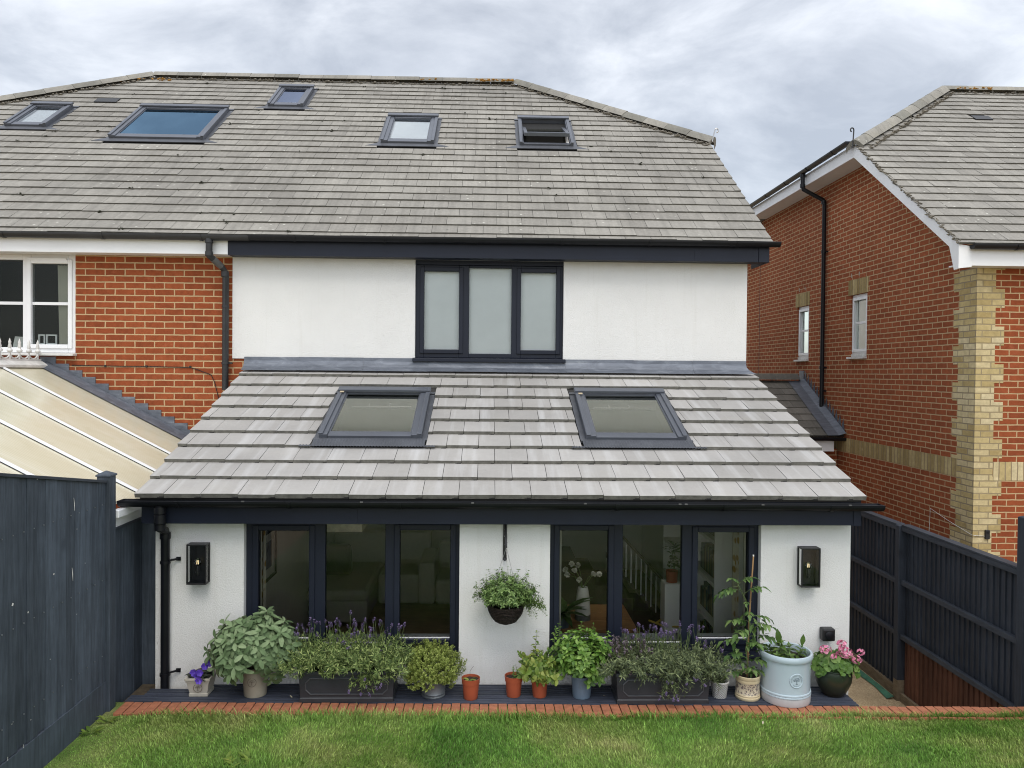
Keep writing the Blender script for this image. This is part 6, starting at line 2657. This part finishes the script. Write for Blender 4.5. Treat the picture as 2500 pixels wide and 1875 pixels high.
stem = [Vector((2.13, 6.14, .16)), Vector((2.10, 6.13, .40)), Vector((2.13, 6.13, .60)), Vector((2.09, 6.12, .80)), Vector((2.02, 6.10, .93))]
s.tube(stem, [.006, .0055, .005, .004, .003], 7)
for (z, a, L) in ((.20, -2.9, .17), (.21, -.3, .17), (.24, -1.5, .13), (.27, 2.8, .16), (.30, -.6, .17), (.36, -2.5, .19), (.40, .2, .19), (.43, -1.3, .16), (.47, 3.1, .20), (.50, -.1, .23), (.54, -2.2, .18), (.57, -.7, .18), (.62, -2.9, .17), (.66, .1, .17), (.70, -1.7, .12)):
    i = min(3, int((z - .16) / .2))
    w = max(0, min(1, (z - stem[i].z) / (stem[i + 1].z - stem[i].z)))
    tomato_leaf(stem[i].lerp(stem[i + 1], w), (math.cos(a), math.sin(a) * .6, U(.25, .6)), L)
for (p, d, L) in (((2.05, 6.11, .88), (-.9, -.2, .35), .16), ((2.02, 6.10, .93), (-.5, -.3, .8), .13), ((2.02, 6.10, .93), (.6, -.2, .75), .16), ((2.03, 6.1, .92), (-1, 0, -.05), .17), ((2.07, 6.11, .85), (.8, -.3, .9), .19), ((2.10, 6.12, .78), (-.2, -.5, .3), .08)):
    tomato_leaf(p, d, L)
for _ in range(70):
    p = Vector((2.10 + U(-.13, .13), 6.12 + U(-.06, .05), U(.22, .66)))
    b.leaf(p, rdir() + Vector((0, -.3, .2)), (0, 0, 1), U(.045, .075), U(.025, .038), .4, .25, TL)
b.build('foliage', M['tomato'], t)
s.build('stems', M['stem'], t)

# --- large glazed pot with a stamped badge
rng.seed(111)
GX, GY = 2.425, 6.125
t = thing('large_glazed_pot', 'large pale blue glazed pot with a round tree badge and a young leafy plant', 'potted plant', (GX, GY, 0))
b = MB()
b.lathe([(0, .002), (.190, .002), (.193, .008), (.1935, .062), (.190, .064)], (GX, GY, 0), 56)
b.build('base_band', M['glaze_base'], t, smooth=True)
b = MB()
b.lathe([(.190, .0645), (.196, .066), (.1975, .073), (.195, .079), (.191, .081), (.196, .084), (.1975, .091), (.195, .097), (.190, .099), (.191, .335), (.193, .345), (.204, .350), (.209, .362), (.209, .380), (.204, .392), (.196, .396), (.187, .392), (.183, .38), (.181, .32)], (GX, GY, 0), 56)
pot = b.build('pot', M['glaze'], t, smooth=True)
b = MB()
soil_disc(b, GX, GY, .325, .181)
b.build('soil', M['soil'], t)
# badge: ring, tree and curved lettering
BR0, bz, br_ = .1912, .215, .058
bx = GX + .015


def bad(px, pz, h):
    q = bx - GX + px
    return Vector((bx + px, GY - math.sqrt(BR0 * BR0 - q * q) - h, bz + pz))


m = MB()
n = 36
for k in range(n):
    a, c = 6.2832 * k / n, 6.2832 * (k + 1) / n
    for (r0, r1, h0, h1) in ((br_, br_ * .95, .0005, .005), (br_ * .95, br_ * .88, .005, .005), (br_ * .88, br_ * .86, .005, .002), (br_ * .86, 0.0001, .002, .002)):
        m.add([bad(r0 * math.cos(a), r0 * math.sin(a), h0), bad(r0 * math.cos(c), r0 * math.sin(c), h0), bad(r1 * math.cos(c), r1 * math.sin(c), h1), bad(r1 * math.cos(a), r1 * math.sin(a), h1)], [(0, 1, 2, 3)])
badge = m.build('badge', M['glaze'], pot, smooth=True)
m = MB()


def bbar(x0, z0, x1, z1, w):
    d = Vector((x1 - x0, 0, z1 - z0)).normalized()
    s_ = Vector((-d.z, 0, d.x)) * w
    m.add([bad(x0 - s_.x, z0 - s_.z, .0035), bad(x1 - s_.x, z1 - s_.z, .0035), bad(x1 + s_.x, z1 + s_.z, .0035), bad(x0 + s_.x, z0 + s_.z, .0035)], [(0, 1, 2, 3)])


q = br_ / 10
bbar(0, -4.2 * q, 0, .6 * q, .45 * q)
bbar(-1.6 * q, -4.3 * q, 1.6 * q, -4.3 * q, .28 * q)
for (tx, tz) in ((-3.4, 1.8), (-2.2, 3.2), (0, 3.9), (2.2, 3.3), (3.5, 1.9), (-3.6, .2), (3.8, .2)):
    bbar(0, .2 * q, tx * q * .9, tz * q * .9, .18 * q)
    for _ in range(6):
        ox, oz = tx * q + U(-1, 1) * q, tz * q + U(-.8, .8) * q
        bbar(ox - .35 * q, oz, ox + .35 * q, oz + U(-.3, .3) * q, .24 * q)
m.build('badge_tree', M['glaze_mark'], badge)


def letters(word, mid_deg, span, rad, size, flip):
    """the word set round the badge as one mesh"""
    out = MB()
    n = len(word)
    for i, ch in enumerate(word):
        if ch == ' ':
            continue
        cu = bpy.data.curves.new('letter', 'FONT')
        cu.body = ch
        cu.size = size
        cu.align_x = 'CENTER'
        cu.resolution_u = 2
        ob = bpy.data.objects.new('letter', cu)
        COL.objects.link(ob)
        bpy.context.view_layer.update()
        me = ob.evaluated_get(bpy.context.evaluated_depsgraph_get()).to_mesh()
        f = i / (n - 1) - .5
        ang = R(mid_deg - span * f) if not flip else R(mid_deg + span * f)
        rot = ang - math.pi / 2 if not flip else ang + math.pi / 2
        c, s_ = math.cos(rot), math.sin(rot)
        ox, oz = rad * math.cos(ang), rad * math.sin(ang)
        vs = []
        for v in me.vertices:
            x, y = v.co.x, v.co.y - size * .35
            vs.append(bad(ox + x * c - y * s_, oz + x * s_ + y * c, .0037))
        out.add(vs, [tuple(p.vertices) for p in me.polygons])
        bpy.data.objects.remove(ob)
        bpy.data.curves.remove(cu)
    return out


m = letters('HERITAGE GARDEN', 90, 196, br_ * .715, .0125, False)
m2 = letters('POTTERY', 270, 84, br_ * .715, .0125, True)
m.add(m2.v, m2.f)
m.build('badge_lettering', M['glaze_mark'], badge)
b, s = MB(), MB()
for (x, y, zt, n, L) in ((-.06, -.02, .50, 5, .105), (.03, .03, .46, 5, .10), (.10, -.02, .47, 5, .085), (-.12, .03, .45, 4, .085), (.0, -.07, .42, 4, .085), (.14, .05, .42, 4, .08), (-.02, .06, .47, 4, .09), (-.09, -.06, .42, 4, .08)):
    p0 = Vector((GX + x * .8, GY + y, .32))
    p1 = Vector((GX + x * 1.1, GY + y - .02, zt - .04))
    leafy_stem(b, s, p0, p1, n, L, L * .42, (0, 0, 0), .4, (0, .6, 1, .75, .3, 0), .15, .15, .004, 4)
b.leaf((GX - .065, GY - .03, .44), (-.15, -.1, 1), (0, -1, 0), .14, .055, .1, .2)
b.leaf((GX + .12, GY - .02, .43), (.15, -.1, 1), (0, -1, 0), .10, .045, .1, .2)
b.build('foliage', M['dahlia'], t)
s.build('stems', M['stem'], t)

# --- geranium
rng.seed(112)
QX, QY = 2.855, 6.205
t = thing('potted_geranium', 'pink flowering geranium in a dark green glazed bowl pot', 'potted plant', (QX, QY, 0))
b = MB()
b.lathe([(0, .002), (.080, .002), (.086, .008), (.115, .055), (.138, .11), (.145, .155), (.142, .195), (.139, .212), (.144, .218), (.143, .226), (.134, .224), (.132, .20), (.125, .17)], (0, 0, 0), 44)
o = b.build('pot', M['green_glaze'], t, smooth=True, loc=Vector((0, 0, 0)))
b = MB()
soil_disc(b, QX, QY, .185, .13)
b.build('soil', M['soil'], t)
b, s = MB(), MB()
nz = blob_noise(9)


def round_leaf(p, nrm, r):
    """a scalloped, slightly cupped round leaf"""
    nrm = Vector(nrm).normalized()
    u = nrm.orthogonal().normalized()
    u.rotate(Matrix.Rotation(U(0, 6.28), 3, nrm))
    w = nrm.cross(u)
    vs = [Vector(p)]
    k = 15
    for i in range(k):
        a = 2 * math.pi * (i + .5) / k * .93 + .22
        rr = r * (1 + .07 * math.sin(5 * a)) * U(.94, 1.05)
        vs.append(Vector(p) + (u * math.cos(a) + w * math.sin(a)) * rr + nrm * (.18 * r + .07 * r * math.sin(4 * a)))
    b.add(vs, [(0, i + 1, i + 2) for i in range(k - 1)])


C = Vector((QX, QY - .005, .235))
for d in dome_dirs(95, -.30):
    q = nz(math.atan2(d.y, d.x), d.z) * U(.78, 1.04)
    tip = wall_clip(C + Vector((d.x * .165, d.y * .15, d.z * .115)) * q)
    s.tube([(QX + d.x * .04, QY + d.y * .04, .2), tip - d * .05, tip], .0022, 5, caps=False)
    round_leaf(tip, d + Vector((U(-.3, .3), -.55 + U(-.3, .3), .45)), U(.028, .044))
b.build('foliage', M['geranium'], t)
for (x, z, r, n) in ((-.105, .395, .042, 30), (.03, .440, .036, 26), (.035, .400, .034, 20), (.055, .375, .052, 40), (.185, .375, .026, 12), (.145, .320, .036, 24), (-.045, .345, .022, 9), (.0, .355, .02, 9)):
    f = MB()
    c = Vector((QX + x, QY - .09 + U(-.02, .02), z))
    s.tube([(QX + x * .4, QY - .03, .25), c], .0025, 5)
    for _ in range(n):
        d = rdir()
        p = c + Vector((d.x * r, d.y * r * .8, d.z * r * .75))
        for k in range(5):
            a = k * 1.2566
            u = d.orthogonal().normalized()
            w = d.cross(u)
            f.leaf(p, u * math.cos(a) + w * math.sin(a) + d * .5, d, .014, .012, .1, .1, ROUND)
    f.build('flower_head', M['pink'], t)
s.build('stems', M['stem'], t)

# --- hanging basket
rng.seed(113)
HX, HY = .155, 6.20
t = thing('hanging_basket', 'dark wicker hanging basket of small-leaved green plants on chains', 'hanging basket', (HX, HY, .60))
b = MB()
prof = [(.0, .0), (.045, .004), (.085, .025), (.115, .060), (.135, .10), (.147, .145), (.152, .150), (.150, .158), (.140, .156), (.135, .13)]
vs = MB()
vs.lathe(prof, (HX, HY, .588), 40)
b.add(vs.v, vs.f)
b.build('bowl', M['wicker'], t, smooth=True)
# woven canes standing proud of the bowl
b = MB()
for k in range(11):
    z = .012 + k * .0135
    r = np.interp(z, [.004, .025, .06, .10, .145], [.045, .085, .115, .135, .147]) + .002
    pts = []
    for i in range(37):
        a = 2 * math.pi * i / 36
        q = r + .004 * math.sin(a * 18 + (k % 2) * math.pi)
        pts.append((HX + q * math.cos(a), HY + q * math.sin(a), .588 + z + .0015 * math.sin(a * 5 + k)))
    b.tube(pts, .0048, 5, caps=False)
b.build('woven_canes', M['wicker'], t, smooth=True)
top_ = Vector((.156, 6.208, 1.205))
for a in (R(-80), R(40), R(160)):
    b = MB()
    end = Vector((HX + .145 * math.cos(a), HY + .145 * math.sin(a), .745))
    n = 44
    for i in range(n):
        p, q = top_.lerp(end, i / n), top_.lerp(end, (i + 1.15) / n)
        d = (q - p).normalized()
        sd = d.orthogonal().normalized()
        if i % 2:
            sd = d.cross(sd)
        b.tube([p, (p + q) / 2 + sd * .0028, q, (p + q) / 2 - sd * .0028, p], .0011, 4, caps=False)
    b.build('chain', M['steel'], t)
b = MB()
b.tube([top_ + Vector((0, 0, -.01)), top_ + Vector((-.012, 0, .02)), top_ + Vector((-.004, 0, .05)), top_ + Vector((.01, 0, .035))], .0022, 6)
b.build('hook', M['steel'], t)
b, s = MB(), MB()
nz = blob_noise(14)
for d in dome_dirs(230, .02):
    q = nz(math.atan2(d.y, d.x), d.z) * U(.80, 1.05)
    tip = Vector((HX, HY, .755)) + Vector((d.x * .245, d.y * .185, d.z * (.23 if d.z > 0 else .20) + .02)) * q
    tip = wall_clip(tip)
    leafy_stem(b, s, (HX + d.x * .07, HY + d.y * .07, .73), tip, 7, .036, .0165, (d.x * .04, d.y * .04, .07), .35, (0, .7, .9, .5, 0), .35, .2, .0014, 4)
    whorl(b, tip, d + Vector((0, -.1, .7)), 4, .026, .012, 1, .3)
for _ in range(26):       # shoots trailing out on the right
    tip = Vector((HX + U(.18, .335), HY + U(-.14, .06), U(.66, .86)))
    leafy_stem(b, s, (HX + .10, HY - .04, .74), tip, 8, .035, .016, (.03, -.02, .08), .4, (0, .7, .9, .5, 0), .35, .2, .0014, 4)
for (x, z) in ((.0, .985), (.05, .97), (.175, 1.055), (.19, 1.03), (-.08, .93), (.24, .96), (.11, .97)):
    leafy_stem(b, s, (x, 6.18, .86), (x + U(-.01, .01), 6.17, z), 6, .028, .012, (0, 0, 0), .3, (0, .7, .9, .5, 0), .2, .5, .0014, 4)
b.build('foliage', M['trail'], t)
s.build('stems', M['stem'], t)

# ------------------------------------------------------------------ lawn
def grass(n, x0, x1, y0, y1f, hmin, hmax, seed, wmul=1.0):
    r = np.random.default_rng(seed)
    x = r.uniform(x0, x1, n)
    y = y0 + (y1f(x) - y0) * r.uniform(0, 1, n)
    cl = np.sin(x * 5.1 + 1.3 * np.sin(y * 4.3)) * np.sin(y * 6.7 + 1.7 * np.sin(x * 3.1)) * .5 + .5
    h = (hmin + (hmax - hmin) * r.uniform(0, 1, n) ** 1.6) * (.75 + .5 * cl)
    near = np.clip((x + 2.93) / .5, 0.25, 1)
    h = h * near
    a = r.uniform(0, 2 * np.pi, n)
    la = r.uniform(0, 2 * np.pi, n) * .55 + 2 * np.sin(x * 2.2) + np.cos(y * 3.1)
    lean = h * r.uniform(.15, .95, n)
    w = r.uniform(.0017, .0032, n) * wmul
    bx, by = np.cos(a) * w, np.sin(a) * w
    lx, ly = np.cos(la) * lean, np.sin(la) * lean
    z0 = -.026
    V = np.empty((n, 5, 3))
    V[:, 0] = np.stack([x - bx, y - by, np.full(n, z0)], 1)
    V[:, 1] = np.stack([x + bx, y + by, np.full(n, z0)], 1)
    V[:, 2] = np.stack([x + bx * .8 + lx * .35, y + by * .8 + ly * .35, z0 + h * .6], 1)
    V[:, 3] = np.stack([x - bx * .8 + lx * .35, y - by * .8 + ly * .35, z0 + h * .6], 1)
    V[:, 4] = np.stack([x + lx, y + ly, z0 + h * (1 - .25 * (lean / h) ** 2)], 1)
    return V


V = np.concatenate([
    grass(128000, -2.92, 4.48, 4.55, lambda x: 5.845 - .0235 * x, .018, .044, 1),
    grass(9000, -2.80, 4.48, 5.78, lambda x: 5.872 - .0235 * x, .035, .085, 2),
    grass(26000, -2.92, 4.48, 2.4, lambda x: 4.55 + 0 * x, .025, .06, 3, 1.8)])
n = len(V)
me = bpy.data.meshes.new('grass')
me.vertices.add(n * 5)
me.vertices.foreach_set('co', V.reshape(-1).astype(np.float32))
base = (np.arange(n) * 5)[:, None]
q = base + np.array([[0, 1, 2, 3]])
tr = base + np.array([[3, 2, 4]])
loops = np.concatenate([q, tr], 1).reshape(-1)
me.loops.add(len(loops))
me.loops.foreach_set('vertex_index', loops.astype(np.int32))
me.polygons.add(n * 2)
st_ = np.empty(n * 2, np.int32)
st_[0::2] = np.arange(n) * 7
st_[1::2] = np.arange(n) * 7 + 4
me.polygons.foreach_set('loop_start', st_)
try:
    tot = np.empty(n * 2, np.int32)
    tot[0::2], tot[1::2] = 4, 3
    me.polygons.foreach_set('loop_total', tot)
except Exception:
    pass
me.update(calc_edges=True)
me.validate()
me.materials.append(M['blade'])
o = bpy.data.objects.new('grass', me)
COL.objects.link(o)
o['kind'] = 'stuff'
tag(o, 'rough green lawn grass with yellowing patches', 'grass')

# weeds and fallen leaves
rng.seed(120)
b = MB()
for (x, y) in ((-2.83, 5.80), (-2.86, 5.62), (-1.72, 5.18), (-1.62, 5.22), (-1.66, 5.12)):
    for _ in range(9):
        a = U(0, 6.28)
        b.leaf((x + U(-.03, .03), y + U(-.03, .03), -.02), (math.cos(a), math.sin(a), U(.6, 1.6)), (0, 0, 1), U(.05, .085), U(.018, .03), .5, .2)
tag(struct(b.build('weeds', M['balm']), 'stuff'), 'low broad-leaved weeds in the lawn by the left fence', 'weeds')
b = MB()
for (x, y, z) in ((-1.545, 6.16, .004), (.97, 6.17, .004), (2.06, 5.62, .02)):
    b.leaf((x, y, z), (U(-1, 1), U(-1, 1), .15), (0, 0, 1), .028, .015, -.3, .3)
tag(struct(b.build('fallen_leaves', M['barewood2']), 'stuff'), 'a few pale fallen leaves on the deck and lawn', 'leaves')
